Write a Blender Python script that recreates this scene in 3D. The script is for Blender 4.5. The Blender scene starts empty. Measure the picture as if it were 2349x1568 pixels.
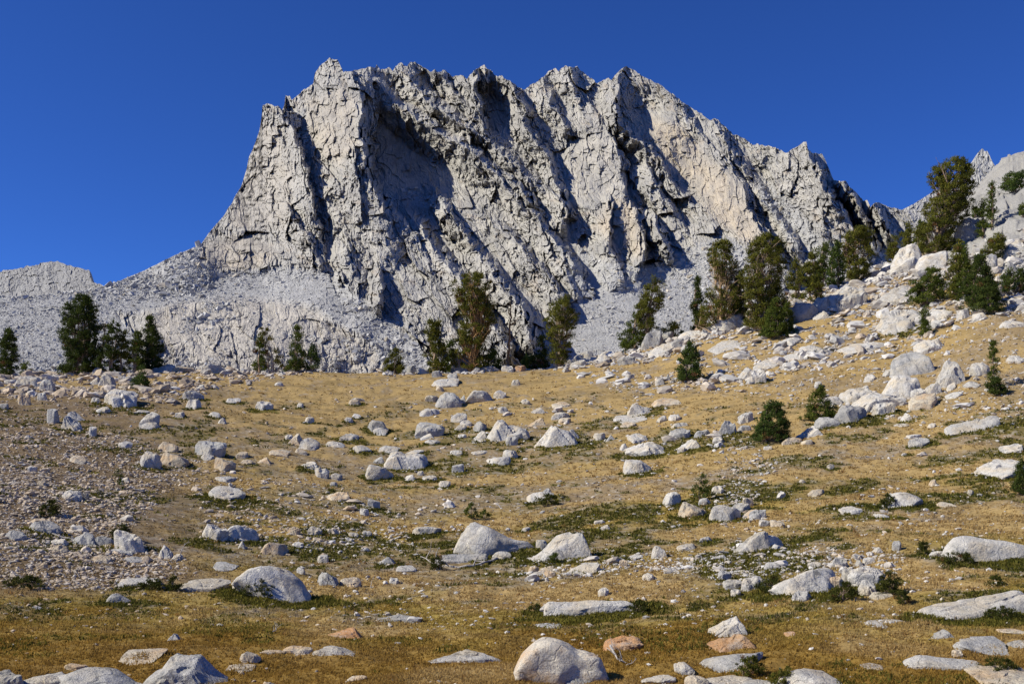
import bpy, bmesh, math
import numpy as np
R_ = math.radians
SC = bpy.context.scene
COL = SC.collection

# ---------------------------------------------------------------- camera, sky, sun, exposure
FPX, HOR, CX = 995.0, 455.0, 512.0            # focal length, horizon row and centre column of a 1024 x 683 frame
cam_d = bpy.data.cameras.new("camera"); cam = bpy.data.objects.new("camera", cam_d); COL.objects.link(cam)
cam_d.sensor_width = 36; cam_d.lens = 36 * FPX / 1024
cam_d.shift_y = (HOR - 341.5) / 1024
cam_d.clip_start = 0.3; cam_d.clip_end = 20000
cam.location = (0, 0, 0); cam.rotation_euler = (R_(90), 0, 0)
SC.camera = cam
SUN_EL, SUN_AZ = 38.0, 12.0                   # elevation; degrees toward the camera side from due left
s_dir = np.array([-math.cos(R_(SUN_AZ)) * math.cos(R_(SUN_EL)), -math.sin(R_(SUN_AZ)) * math.cos(R_(SUN_EL)), math.sin(R_(SUN_EL))])
w = bpy.data.worlds.new("World"); SC.world = w; w.use_nodes = True
nt = w.node_tree; nt.nodes.clear()
sky = nt.nodes.new("ShaderNodeTexSky"); sky.sky_type = 'NISHITA'; sky.sun_disc = False
sky.sun_elevation = R_(SUN_EL); sky.sun_rotation = math.atan2(s_dir[0], s_dir[1])
sky.altitude = 3400; sky.air_density = 1.0; sky.dust_density = 0.0; sky.ozone_density = 5.0
tint = nt.nodes.new("ShaderNodeMix"); tint.data_type = 'RGBA'; tint.blend_type = 'MULTIPLY'; tint.inputs[0].default_value = 1
tint.inputs[7].default_value = (0.40, 0.76, 1.52, 1)
bg = nt.nodes.new("ShaderNodeBackground"); bg.inputs[1].default_value = 0.076
out = nt.nodes.new("ShaderNodeOutputWorld")
nt.links.new(sky.outputs[0], tint.inputs[6]); nt.links.new(tint.outputs[2], bg.inputs[0]); nt.links.new(bg.outputs[0], out.inputs[0])
sd = bpy.data.lights.new("sun", 'SUN'); sd.energy = 5.0; sd.angle = R_(0.5); sd.color = (1.0, 0.955, 0.82)
so = bpy.data.objects.new("sun", sd); COL.objects.link(so)
so.rotation_euler = (R_(90 - SUN_EL), 0, math.atan2(-s_dir[0], s_dir[1]) + 0.0)
from mathutils import Vector
so.rotation_euler = Vector(s_dir).to_track_quat('Z', 'Y').to_euler()
SC.view_settings.view_transform = 'Standard'; SC.view_settings.look = 'None'
SC.view_settings.exposure = 0.12; SC.view_settings.gamma = 1.0
SC.cycles.max_bounces = 4; SC.cycles.diffuse_bounces = 1; SC.cycles.transparent_max_bounces = 4

# ---------------------------------------------------------------- numeric helpers
DP = 1024 / 2349.0                            # overview pixels -> frame pixels
def h32(a, b, s=0):
    a = np.asarray(a).astype(np.int64); b = np.asarray(b).astype(np.int64)
    h = (a * 374761393 + b * 668265263 + s * 974634777) & 0xFFFFFFFF
    h = ((h ^ (h >> 13)) * 1274126177) & 0xFFFFFFFF
    h = (h ^ (h >> 16)) & 0xFFFFFFFF
    h = (h * 2246822519) & 0xFFFFFFFF
    return ((h ^ (h >> 15)) & 0xFFFFFF) / float(0x1000000)
def vnoise(x, y, s=0):
    xi = np.floor(x); yi = np.floor(y); fx = x - xi; fy = y - yi
    fx = fx * fx * (3 - 2 * fx); fy = fy * fy * (3 - 2 * fy)
    a = h32(xi, yi, s); b = h32(xi + 1, yi, s); c = h32(xi, yi + 1, s); d = h32(xi + 1, yi + 1, s)
    return (a + (b - a) * fx) * (1 - fy) + (c + (d - c) * fx) * fy
def fbm(x, y, o=4, s=0, g=0.5):
    r = 0; a = 1; t = 0
    for k in range(o):
        r = r + a * (vnoise(x * 2 ** k + 17.3 * k, y * 2 ** k - 9.1 * k, s + k) - 0.5) * 2; t += a; a *= g
    return r / t
def worley(x, y, s=0, tilt=1.0):
    """nearest jittered cell: a random height plus a random tilt per cell -> angular facets; also edge distance"""
    xi = np.floor(x); yi = np.floor(y)
    b1 = np.full(x.shape, 9.0); b2 = np.full(x.shape, 9.0); f = np.zeros(x.shape)
    for i in (-1, 0, 1):
        for j in (-1, 0, 1):
            cx = xi + i; cy = yi + j
            dx = x - cx - 0.15 - 0.7 * h32(cx, cy, s); dy = y - cy - 0.15 - 0.7 * h32(cx, cy, s + 1)
            dd = np.sqrt(dx * dx + dy * dy)
            v = h32(cx, cy, s + 2) - 0.5 + tilt * (dx * (h32(cx, cy, s + 3) - 0.5) + dy * (h32(cx, cy, s + 4) - 0.5)) * 2
            n = dd < b1
            b2 = np.where(n, b1, np.minimum(b2, dd)); f = np.where(n, v, f); b1 = np.where(n, dd, b1)
    return f, b2 - b1
def lerp(x, xs, ys): return np.interp(x, xs, ys)
def sstep(a, b, x):
    t = np.clip((x - a) / (b - a), 0, 1); return t * t * (3 - 2 * t)
def inpoly(x, y, P):
    r = np.zeros(x.shape, bool); n = len(P)
    for i in range(n):
        x1, y1 = P[i]; x2, y2 = P[(i + 1) % n]
        if y1 == y2: continue
        c = ((y1 > y) != (y2 > y)) & (x < (x2 - x1) * (y - y1) / (y2 - y1) + x1)
        r ^= c
    return r
def polymask(x, y, P, soft):
    """1 inside the polygon, falling to 0 over `soft` outside it"""
    d = np.full(x.shape, 1e9)
    for i in range(len(P)):
        x1, y1 = P[i]; x2, y2 = P[(i + 1) % len(P)]
        dx, dy = x2 - x1, y2 - y1
        t = np.clip(((x - x1) * dx + (y - y1) * dy) / (dx * dx + dy * dy + 1e-9), 0, 1)
        d = np.minimum(d, np.hypot(x - x1 - t * dx, y - y1 - t * dy))
    d = np.where(inpoly(x, y, P), -d, d)
    return np.clip(0.5 - d / soft, 0, 1)

def mesh_np(name, V, F, cols=None, smooth=False):
    """V (n,3), F list of index arrays (m,k) -> mesh, fast"""
    if not isinstance(F, list): F = [F]
    F = [f for f in F if len(f)]
    me = bpy.data.meshes.new(name)
    me.vertices.add(len(V)); me.vertices.foreach_set("co", np.ascontiguousarray(V, np.float32).ravel())
    li = np.concatenate([f.ravel() for f in F]).astype(np.int32)
    tot = np.concatenate([np.full(len(f), f.shape[1], np.int32) for f in F])
    st = np.concatenate([[0], np.cumsum(tot)[:-1]]).astype(np.int32)
    me.loops.add(len(li)); me.loops.foreach_set("vertex_index", li)
    me.polygons.add(len(tot)); me.polygons.foreach_set("loop_start", st); me.polygons.foreach_set("loop_total", tot)
    me.polygons.foreach_set("use_smooth", np.full(len(tot), smooth))
    me.update(calc_edges=True)
    if cols is not None:
        c = np.ones((len(V), 4), np.float32); c[:, :3] = cols
        at = me.color_attributes.new("tone", 'FLOAT_COLOR', 'POINT'); at.data.foreach_set("color", c.ravel())
    return me
def put(name, me, mat, parent=None, loc=None, **kw):
    o = bpy.data.objects.new(name, me); COL.objects.link(o)
    if mat and me: me.materials.append(mat)
    if parent: o.parent = parent
    if loc is not None: o.location = loc
    for k, v in kw.items(): o[k] = v
    return o
def gridfaces(nr, nc):
    i = np.arange(nr * nc).reshape(nr, nc)
    return np.stack([i[:-1, :-1], i[1:, :-1], i[1:, 1:], i[:-1, 1:]], -1).reshape(-1, 4)

# ---------------------------------------------------------------- materials
def nodes_mat(name):
    m = bpy.data.materials.new(name); m.use_nodes = True
    n = m.node_tree; b = n.nodes["Principled BSDF"]; b.inputs["Roughness"].default_value = 0.9
    b.inputs["Specular IOR Level"].default_value = 0.15
    return m, n, b
def N(n, t, **kw):
    k = n.nodes.new("ShaderNode" + t)
    for a, v in kw.items():
        if a.startswith("i_"):
            k.inputs[a[2:].replace("_", " ")].default_value = v
        else: setattr(k, a, v)
    return k
def mixc(n, typ, fac, a, b):
    m = n.nodes.new("ShaderNodeMix"); m.data_type = 'RGBA'; m.blend_type = typ
    for sock, v in ((m.inputs[0], fac), (m.inputs[6], a), (m.inputs[7], b)):
        if hasattr(v, "is_output"): n.links.new(v, sock)
        elif isinstance(v, (int, float)): sock.default_value = v
        else: sock.default_value = (*v, 1)
    return m.outputs[2]
def ramp(n, src, pts):
    r = n.nodes.new("ShaderNodeValToRGB"); e = r.color_ramp.elements
    while len(e) < len(pts): e.new(0.5)
    for k, (p, c) in enumerate(pts):
        e[k].position = p; e[k].color = (c, c, c, 1) if isinstance(c, (int, float)) else (*c, 1)
    n.links.new(src, r.inputs[0]); return r.outputs[0]
def attr_mat(name, scale, contrast, bump, bscale, detail=6, leaf=0.0):
    """colour from the mesh's own 'tone' attribute, varied by fine noise, with bump"""
    m, n, b = nodes_mat(name)
    tc = N(n, "TexCoord"); at = N(n, "Attribute", attribute_name="tone")
    nz = N(n, "TexNoise", i_Scale=scale, i_Detail=detail, i_Roughness=0.65); n.links.new(tc.outputs["Object"], nz.inputs["Vector"])
    f = ramp(n, nz.outputs[0], [(0.3, 1 - contrast), (0.7, 1 + contrast)])
    c = mixc(n, 'MULTIPLY', 1.0, at.outputs["Color"], f)
    n.links.new(c, b.inputs["Base Color"])
    if bump:
        n2 = N(n, "TexNoise", i_Scale=bscale, i_Detail=8, i_Roughness=0.7); n.links.new(tc.outputs["Object"], n2.inputs["Vector"])
        bp = N(n, "Bump", i_Strength=1.0, i_Distance=bump); n.links.new(n2.outputs[0], bp.inputs["Height"]); n.links.new(bp.outputs[0], b.inputs["Normal"])
    if leaf:                                  # thin blades let some light through
        tr = N(n, "BsdfTranslucent"); n.links.new(c, tr.inputs[0]); ms = N(n, "MixShader"); ms.inputs[0].default_value = leaf
        n.links.new(b.outputs[0], ms.inputs[1]); n.links.new(tr.outputs[0], ms.inputs[2]); n.links.new(ms.outputs[0], n.nodes["Material Output"].inputs[0])
    return m
M_MOUNT = attr_mat("granite face", 0.09, 0.14, 1.3, 0.35)
M_GROUND = attr_mat("meadow turf", 5.0, 0.30, 0.05, 9.0)
M_GRASS = attr_mat("dry grass blades", 9.0, 0.15, 0, 1, leaf=.45)
M_STONE = attr_mat("loose stones", 6.0, 0.12, 0.01, 20.0)
M_LEAF = attr_mat("pine needles", 3.0, 0.2, 0, 1, leaf=.3)
M_BARK = attr_mat("pine bark", 7.0, 0.35, 0.03, 16.0)
def rock_mat(name, base, warm, wamt, dark):
    m, n, b = nodes_mat(name)
    tc = N(n, "TexCoord"); oi = N(n, "ObjectInfo")
    ad = n.nodes.new("ShaderNodeVectorMath"); ad.operation = 'MULTIPLY_ADD'
    n.links.new(tc.outputs["Object"], ad.inputs[0]); ad.inputs[1].default_value = (1, 1, 1)
    cb = n.nodes.new("ShaderNodeVectorMath"); cb.operation = 'SCALE'; cb.inputs[0].default_value = (37, 91, 53); n.links.new(oi.outputs["Random"], cb.inputs[3])
    n.links.new(cb.outputs[0], ad.inputs[2])
    def nz(s, d=5, r=0.6):
        k = N(n, "TexNoise", i_Scale=s, i_Detail=d, i_Roughness=r); n.links.new(ad.outputs[0], k.inputs["Vector"]); return k.outputs[0]
    c = mixc(n, 'MIX', ramp(n, nz(0.9), [(0.5 - wamt, 0.0), (0.62, 1.0)]), base, warm)
    c = mixc(n, 'MIX', ramp(n, nz(2.3, 8, .7), [(0.47, 0.0), (0.66, 0.85)]), c, dark)
    c = mixc(n, 'MIX', ramp(n, nz(7.5, 6, .75), [(0.56, 0.0), (0.66, 0.6)]), c, tuple(q * .8 for q in dark))
    c = mixc(n, 'MULTIPLY', 1.0, c, ramp(n, nz(38, 3, .8), [(0.36, 0.5), (0.5, 1.0), (0.7, 1.15)]))
    rnd = ramp(n, oi.outputs["Random"], [(0, 0.86), (1, 1.1)])
    c = mixc(n, 'MULTIPLY', 1.0, c, rnd)
    vo = N(n, "TexVoronoi", feature='DISTANCE_TO_EDGE', i_Scale=0.8)
    wv = n.nodes.new("ShaderNodeVectorMath"); wv.operation = 'ADD'
    wn = N(n, "TexNoise", i_Scale=1.4, i_Detail=3); n.links.new(ad.outputs[0], wn.inputs["Vector"])
    n.links.new(ad.outputs[0], wv.inputs[0]); n.links.new(wn.outputs["Color"], wv.inputs[1]); n.links.new(wv.outputs[0], vo.inputs["Vector"])
    ck = ramp(n, vo.outputs["Distance"], [(0.0, 0.0), (0.03, 1.0)])
    ckm = n.nodes.new("ShaderNodeMath"); ckm.operation = "MULTIPLY"; n.links.new(ramp(n, nz(0.8, 2), [(0.5, 0.0), (0.62, 0.5)]), ckm.inputs[0]); ckm.inputs[1].default_value = 1.0
    c = mixc(n, 'MULTIPLY', ckm.outputs[0], c, ck)
    n.links.new(c, b.inputs["Base Color"])
    hm = n.nodes.new("ShaderNodeMath"); hm.operation = 'MULTIPLY_ADD'; n.links.new(ck, hm.inputs[0]); hm.inputs[1].default_value = 0.15; n.links.new(nz(5, 10, .68), hm.inputs[2])
    bp = N(n, "Bump", i_Strength=1.0, i_Distance=0.10); n.links.new(hm.outputs[0], bp.inputs["Height"]); n.links.new(bp.outputs[0], b.inputs["Normal"])
    return m
ROCK = {
    'p': rock_mat("pale granite", (0.62, 0.585, 0.53), (0.62, 0.53, 0.40), 0.07, (0.37, 0.355, 0.325)),
    'g': rock_mat("grey granite", (0.47, 0.45, 0.42), (0.52, 0.47, 0.39), 0.02, (0.25, 0.25, 0.24)),
    'c': rock_mat("cream stained granite", (0.72, 0.64, 0.52), (0.66, 0.45, 0.26), 0.02, (0.56, 0.52, 0.46)),
    't': rock_mat("tan granite", (0.62, 0.54, 0.41), (0.60, 0.43, 0.26), 0.08, (0.38, 0.34, 0.29)),
    'r': rock_mat("rusty granite", (0.55, 0.37, 0.21), (0.52, 0.27, 0.12), 0.2, (0.46, 0.42, 0.37)),
}
# ---------------------------------------------------------------- mountain: all outlines in overview pixels (2349 wide), depths in metres
SKY_MAIN = [(-150,700),(0,676),(60,680),(120,672),(200,664),(240,655),(270,645),(330,620),(400,585),(450,565),(462,558),(470,546),(482,530),(500,510),(520,484),(540,450),(556,420),(565,390),(571,362),(585,330),(595,300),(600,270),(602,243),(610,239),(640,243),(648,252),
 (652,240),(655,218),(665,218),(669,229),(685,215),(700,204),(715,195),(719,190),(722,168),(735,150),(748,140),(755,133),(775,138),(783,154),(788,167),(800,164),(818,160),(839,156),(849,153),(860,158),(864,147),(872,158),(885,158),(893,152),(900,164),(908,152),(921,145),(935,151),(941,143),(954,142),(964,149),(977,157),(987,164),(997,159),(1003,165),(1012,165),(1017,158),(1027,166),(1038,176),(1056,171),(1070,180),(1080,169),(1093,159),(1103,152),(1112,149),(1117,158),(1126,161),(1134,174),(1144,172),(1168,185),(1185,196),(1198,204),(1204,207),(1221,192),(1244,179),(1257,164),(1275,155),(1281,162),(1287,157),(1303,153),(1325,154),(1343,169),(1370,190),(1381,184),(1396,176),(1402,182),(1419,164),(1433,151),(1455,162),(1484,179),(1517,195),(1544,217),(1567,235),(1600,255),(1629,276),(1640,272),(1649,277),(1662,289),(1679,305),(1698,312),(1731,332),(1761,333),(1784,342),(1804,350),(1820,341),(1836,330),(1850,323),(1853,341),(1866,351),(1885,350),(1892,364),(1902,387),(1913,412),(1928,417),(1940,414),(1950,430),(1971,447),(1981,460),(1989,457),(1997,476),(2008,463),(2021,465),(2043,476),(2071,481),(2090,500),(2130,540),(2400,600)]
def base_depth(v):                            # v: overview row -> metres
    return np.interp(v, [130, 250, 400, 560, 700, 800, 900], [1420, 1335, 1215, 1040, 860, 760, 690])
# spurs: (points (x, y, metres toward the camera), width left, width right)
SPURS = [
 ([(740,150,20),(812,172,60),(824,240,105),(830,312,125),(838,378,125),(856,427,110),(880,477,90),(915,505,65),(960,560,45),(1010,640,30)], 210, 20),
 ([(812,175,20),(800,300,40),(790,450,60),(800,600,45),(850,690,25)], 90, 60),
 ([(602,243,80),(640,250,80),(668,290,90),(685,330,95),(705,385,90),(718,450,70),(730,540,45),(750,600,30)], 160, 17),
 ([(660,470,60),(700,540,60),(735,600,45)], 60, 22),
 ([(470,560,8),(560,575,18),(650,585,30),(760,620,30)], 60, 30),
 ([(845,165,0),(880,215,38),(935,255,50),(985,290,58),(1050,325,60),(1100,360,62),(1150,410,55),(1200,470,50),(1240,520,40)], 60, 24),
 ([(1065,300,30),(1085,345,50),(1130,385,55),(1175,440,45),(1195,475,35)], 40, 16),
 ([(925,150,10),(940,190,35),(990,240,45),(1050,280,45),(1110,310,40),(1200,400,35),(1300,470,30)], 35, 26),
 ([(1000,165,20),(1040,210,35),(1080,250,30)], 30, 15),
 ([(1090,158,35),(1088,200,55),(1098,245,60),(1110,290,50),(1130,320,30)], 50, 15),
 ([(1112,150,25),(1118,190,25)], 20, 12),
 ([(1165,185,30),(1180,230,45),(1215,300,45),(1250,360,45),(1290,440,40)], 40, 22),
 ([(1244,180,20),(1262,230,35),(1300,290,35)], 45, 20),
 ([(1303,153,30),(1310,200,45),(1340,260,30)], 45, 18),
 ([(1433,150,15),(1420,190,25),(1405,235,60),(1412,265,70),(1432,300,55),(1475,325,45),(1510,365,45),(1545,420,42),(1590,465,34),(1640,500,20)], 45, 14),
 ([(1375,270,40),(1402,310,48),(1420,370,48),(1432,430,42),(1450,500,28)], 150, 14),
 ([(1480,345,30),(1500,420,40),(1540,480,38),(1570,520,25)], 60, 20),
 ([(1400,455,40),(1398,520,50),(1402,570,45),(1420,610,25)], 60, 10),
 ([(1455,470,35),(1475,530,50),(1470,600,40)], 50, 12),
 ([(1500,500,50),(1520,540,70),(1535,580,40)], 35, 14),
 ([(1545,225,20),(1580,270,30),(1620,320,30),(1690,400,40),(1712,460,45),(1745,530,50),(1790,590,55),(1815,640,40)], 220, 14),
 ([(1640,275,15),(1665,330,30),(1720,420,30),(1780,490,35),(1830,560,35)], 40, 20),
 ([(1850,322,50),(1868,370,75),(1890,430,85),(1925,480,85),(1960,540,70),(1990,590,40)], 130, 16),
 ([(1935,415,40),(1955,460,60),(1985,510,60),(2010,560,40)], 24, 14),
 ([(2008,463,50),(2020,500,60),(2045,540,40)], 30, 20),
 ([(1150,390,30),(1190,430,55),(1220,465,50)], 40, 14),
 ([(1255,430,30),(1290,470,60),(1297,500,50)], 50, 12),
 ([(1100,480,15),(1150,520,30),(1200,570,40),(1255,625,40),(1290,690,30)], 60, 20),
 ([(1130,430,22),(1210,490,38),(1270,545,50),(1312,600,55),(1330,625,35)], 70, 18),
 ([(930,470,20),(990,560,45),(1060,650,55),(1130,740,55),(1170,800,50)], 70, 24),
 ([(1080,560,20),(1120,610,45),(1190,700,60),(1215,780,50)], 50, 20),
 ([(850,550,20),(870,620,50),(875,690,50)], 50, 20),
 ([(760,590,30),(790,640,45)], 30, 14),
 ([(1000,440,25),(1030,490,45),(1080,560,40)], 30, 16),
 ([(1700,560,10),(1740,600,40),(1800,620,30)], 30, 20),
]
# smooth swells: (x, y, rx, ry, metres)
SWELL = [(600,780,330,130,60),(430,600,100,80,40),(930,370,130,170,-55),(1000,200,170,60,-30),(1130,250,60,80,-50),(1480,250,60,60,-30),(1420,640,80,60,20),(1580,430,80,140,-20),(1960,520,80,90,-50)]
# scree: polygons where loose blocks lie smooth and blue-grey
SCREE = [[(240,650),(330,615),(460,556),(452,600),(520,628),(640,612),(720,620),(790,650),(850,700),(900,740),(960,790),(1000,860),(880,860),(850,780),(760,740),(640,700),(520,690),(400,700),(300,720),(150,720),(-150,720),(-150,690)],
         [(-150,690),(240,690),(300,760),(360,840),(360,900),(-150,900)],
         [(1345,560),(1365,590),(1440,612),(1500,610),(1570,575),(1600,560),(1660,545),(1700,560),(1760,620),(1830,690),(1850,760),(1850,900),(1250,900),(1290,760),(1330,680),(1300,610)],
         [(1900,560),(1960,580),(2010,570),(2060,560),(2130,560),(2130,700),(1960,700),(1900,640)],
         [(640,262),(700,250),(690,300),(660,280)],
         [(1735,400),(1800,450),(1880,540),(1900,600),(1850,600),(1790,520),(1740,450)],
         [(915,425),(990,440),(1040,470),(1000,480),(930,460)]]
# clean slabs: (polygon, cream amount)
SLABS = [([(1300,350),(1370,285),(1400,320),(1425,400),(1438,445),(1360,455),(1310,470),(1290,420)], 0.15),
         ([(1380,470),(1410,455),(1455,470),(1475,520),(1470,590),(1430,570),(1370,520)], 0.8),
         ([(1460,260),(1560,290),(1620,350),(1700,430),(1740,520),(1770,575),(1700,550),(1640,500),(1590,440),(1540,390),(1490,320),(1440,280)], 0.8),
         ([(600,280),(650,300),(670,400),(650,520),(560,520),(520,520),(570,400)], 0.3),
         ([(460,560),(560,540),(640,580),(600,610),(520,620),(455,600)], 0.55),
         ([(700,230),(790,200),(815,230),(822,330),(780,380),(720,330),(690,280)], 0.45),
         ([(870,300),(960,330),(1010,420),(960,430),(900,400)], 0.0)]

RANGE_SCREE = {}
def tent(x, y, pts, wl, wr):
    best = np.zeros(x.shape)
    for (x1, y1, a1), (x2, y2, a2) in zip(pts[:-1], pts[1:]):
        dx, dy = x2 - x1, y2 - y1
        m = (x > min(x1, x2) - 1.4 * wl) & (x < max(x1, x2) + 2 * wr + 10) & (y > min(y1, y2) - wl) & (y < max(y1, y2) + wl)
        if not m.any(): continue
        X, Y = x[m], y[m]
        t = np.clip(((X - x1) * dx + (Y - y1) * dy) / (dx * dx + dy * dy), 0, 1)
        ex = X - x1 - t * dx; ey = Y - y1 - t * dy
        d = np.hypot(ex, ey); side = ex * dy - ey * dx            # >0: right of a downward line
        wdt = np.where(side > 0, wr, wl)
        v = (a1 + (a2 - a1) * t) * np.clip(1 - d / wdt, 0, 1)
        best[m] = np.maximum(best[m], v)
    return best

def build_range(name, skyline, nc, nr, u0, u1, vbot, dfun, cfun, jag, label=None, back=500.0):
    """a rock face as a real surface: columns by bearing, rows from the skyline down, plus the far side behind the crest"""
    U = np.linspace(u0, u1, nc)
    sx = np.array([p[0] for p in skyline]); sy = np.array([p[1] for p in skyline], float)
    top = np.interp(U, sx, sy)
    top = top + jag * (fbm(U / 9, U * 0 + 3, 3, 5) * 3.0 - 2.2 * np.clip(worley(U / 5.0, U * 0 + .5, 9, 0)[0] * 2, 0, 1) * (h32(np.floor(U / 5), 0, 4) > .45)) * np.interp(U, [u0, 0, 462, 520, 2300], [.1, .15, .25, 1, 1] if name == "mountain" else [1, 1, 1, 1, 1])
    t = (np.linspace(0, 1, nr) ** 1.06)[:, None]
    k = max(3, int(30 / (U[1] - U[0]))); tops = np.convolve(np.pad(top, k, mode='edge'), np.ones(2 * k + 1) / (2 * k + 1), 'valid')
    V = tops[None, :] * (1 - t) + vbot * t + (top - tops)[None, :] * (1 - t) ** 9
    UU = np.repeat(U[None, :], nr, 0)
    d, col, *ex = dfun(UU, V, top[None, :])
    a = (UU * DP - CX) / FPX; b = (HOR - V * DP) / FPX
    P = np.stack([a * d, d, b * d], -1)
    if ex: RANGE_SCREE[name] = (P.copy(), ex[0])
    # far side: steps away and down from the crest
    rows = []
    for k, (ds, dz) in enumerate([(12, 4), (40, 25), (120, 95), (back, back * 0.9)]):
        q = P[0].copy(); q[:, 1] += ds; q[:, 2] -= dz; q[:, 0] *= 1 + ds / 6000.0; rows.append(q)
    P = np.concatenate([np.stack(rows[::-1]), P], 0)
    col = np.concatenate([np.repeat(col[:1], 4, 0), col], 0)
    me = mesh_np(name, P.reshape(-1, 3), gridfaces(nr + 4, nc), col.reshape(-1, 3))
    return put(name, me, M_MOUNT, kind="structure", label=label or name)

def main_depth(U, V, top):
    wx = fbm(U / 60, V / 60, 3, 11) * 10; wy = fbm(U / 60, V / 60, 3, 21) * 10
    x = U + wx * .6 + fbm(U / 11, V / 22, 2, 31) * 5; y = V + wy * .6
    scree = np.zeros(U.shape)
    for P in SCREE: scree = np.maximum(scree, polymask(x, y, P, 14))
    slab = np.zeros(U.shape); cream = np.zeros(U.shape)
    for P, c in SLABS:
        m = polymask(x, y, P, 26); slab = np.maximum(slab, m); cream = np.maximum(cream, m * c)
    # blocky jitter: whole joint blocks stand proud or back, so the big edges break in steps
    jx = worley(x / 13, y / 24, 201, 0.0)[0]; jy = worley(x / 17, y / 17, 203, 0.0)[0]; kx = worley(x / 5.5, y / 10, 205, 0.0)[0]
    xs = x + jx * 11 + kx * 3.5; ys = y + jy * 10
    off = np.zeros(U.shape)
    for pts, wl, wr in SPURS: off = np.maximum(off, 1.6 * tent(xs, ys, pts, wl, wr))
    # joint-bounded facets in four sizes, upright on the left face, leaning down to the right elsewhere
    rough = (1 - scree) * (1 - .8 * slab)
    lump = .55 + .7 * sstep(-.3, .5, fbm(U / 45, V / 45, 2, 77))
    sel = sstep(800, 960, x + wx * 3)
    def detail(ang, seed):
        ca, sa = math.cos(R_(ang)), math.sin(R_(ang))
        al = x * ca + y * sa + wy * .7; ac = x * sa - y * ca + wx * .5
        f0, e0 = worley(ac / 48, al / 105, 33 + seed, 1.6)
        f1, e1 = worley(ac / 19 + f0 * .3, al / 52, 3 + seed, 1.7); f2, e2 = worley(ac / 8.0 + f1 * .4, al / 22, 7 + seed, 1.9); f3, e3 = worley(ac / 3.6, al / 9.5, 13 + seed, 2.0)
        return 13 * f0 + lump * (f1 * 3.2 + f2 * 2.9 + f3 * 1.8) - (1 - sstep(0.0, .08, e1)) * .25 * lump + 5 * fbm(ac / 30, al / 60, 4, 60 + seed), e1
    o1, ea = detail(82, 0); o2, eb = detail(60, 500)
    off = off + rough * (o1 * (1 - sel) + o2 * sel); e1 = np.where(sel > .5, eb, ea)
    ac = x * .8 - y * .6; al = x * .6 + y * .8
    g1, k1 = worley(x / 26, y / 44, 73, 1.2)
    off = off + slab * (fbm(ac / 9, al / 40, 4, 61) * 2.2 + worley(x / 9, y / 13, 71, 1.2)[0] * 1.8 + g1 * 5)
    # scree texture: small tilted blocks
    b1 = worley(x / 3.4, y / 2.0, 23, 1.7)[0]; b2 = worley(x / 7.5, y / 4.2, 29, 1.6)[0]
    big = sstep(.15, .5, fbm(x / 30, y / 16, 3, 83))
    off = off + scree * (b1 * .42 + b2 * (.25 + 1.1 * big) + fbm(x / 60, y / 25, 4, 85) * 4)
    for cx, cy, rx, ry, m in SWELL:
        q = ((x - cx) / rx) ** 2 + ((y - cy) / ry) ** 2
        off = off + m * np.clip(1 - q, 0, 1) ** 1.6
    # polished hump at lower left: rounded sheets split by joints
    hump = polymask(x, y, [(330,720),(420,695),(560,680),(700,700),(800,760),(865,800),(870,860),(330,870),(370,790)], 20)
    jf, je = worley((x * .8 + y * .6) / 26, (y * .8 - x * .5) / 13, 91, 1.0)
    jg, jge = worley((x * .8 + y * .6) / 9, (y * .8 - x * .5) / 5.5, 93, 1.2)
    off = off * (1 - hump * .6) + hump * (jf * 1.5 + jg * .6 + np.minimum(je, .2) * 1.4 + fbm(x / 40, y / 25, 3, 95) * 6)
    rough = np.maximum(rough, hump)
    d = base_depth(V) - off
    d = d + 18 * sstep(60, 0, V - top) * (V - top < 60) * 0
    # colours: the rock's own
    n = fbm(x / 30, y / 30, 4, 101)[..., None]; nf = fbm(x / 5, y / 9, 3, 111)[..., None]
    grey = np.array([.43, .41, .38]); cre = np.array([.58, .475, .345]); light = np.array([.52, .49, .44]); blue = np.array([.475, .465, .45]); warm = np.array([.49, .445, .385])
    c = grey * (1 + .10 * n) + (light - grey) * sstep(-.3, .4, n + nf * .5)
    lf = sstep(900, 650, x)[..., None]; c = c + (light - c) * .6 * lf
    c = c + (cre - c) * (.8 * cream * (1 - scree))[..., None] * (.6 + .5 * sstep(-.4, .5, n))
    st = (sstep(.28, .55, fbm(x / 22, y / 14, 4, 121)) * rough * .30)[..., None]; c = c + (np.array([.50, .39, .28]) - c) * st
    c = c + (blue * (1 + .14 * nf) - c) * (scree * .92)[..., None]
    c = c + (warm * (1 + .15 * nf) * 1.12 - c) * (hump * .8)[..., None]
    dk = (rough * (1 - sstep(0, .05, e1)) * .06)[..., None]; c = c * (1 - dk)
    return d, np.clip(c * .90, .02, .9), np.maximum(scree, hump * (fbm(x / 18, y / 10, 3, 97) > .0) * .8)

build_range("mountain", SKY_MAIN, 1960, 740, -150, 2420, 960, main_depth, None, 1.0, "pale jagged granite mountain with deep shadowed gullies and scree aprons")

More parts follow.
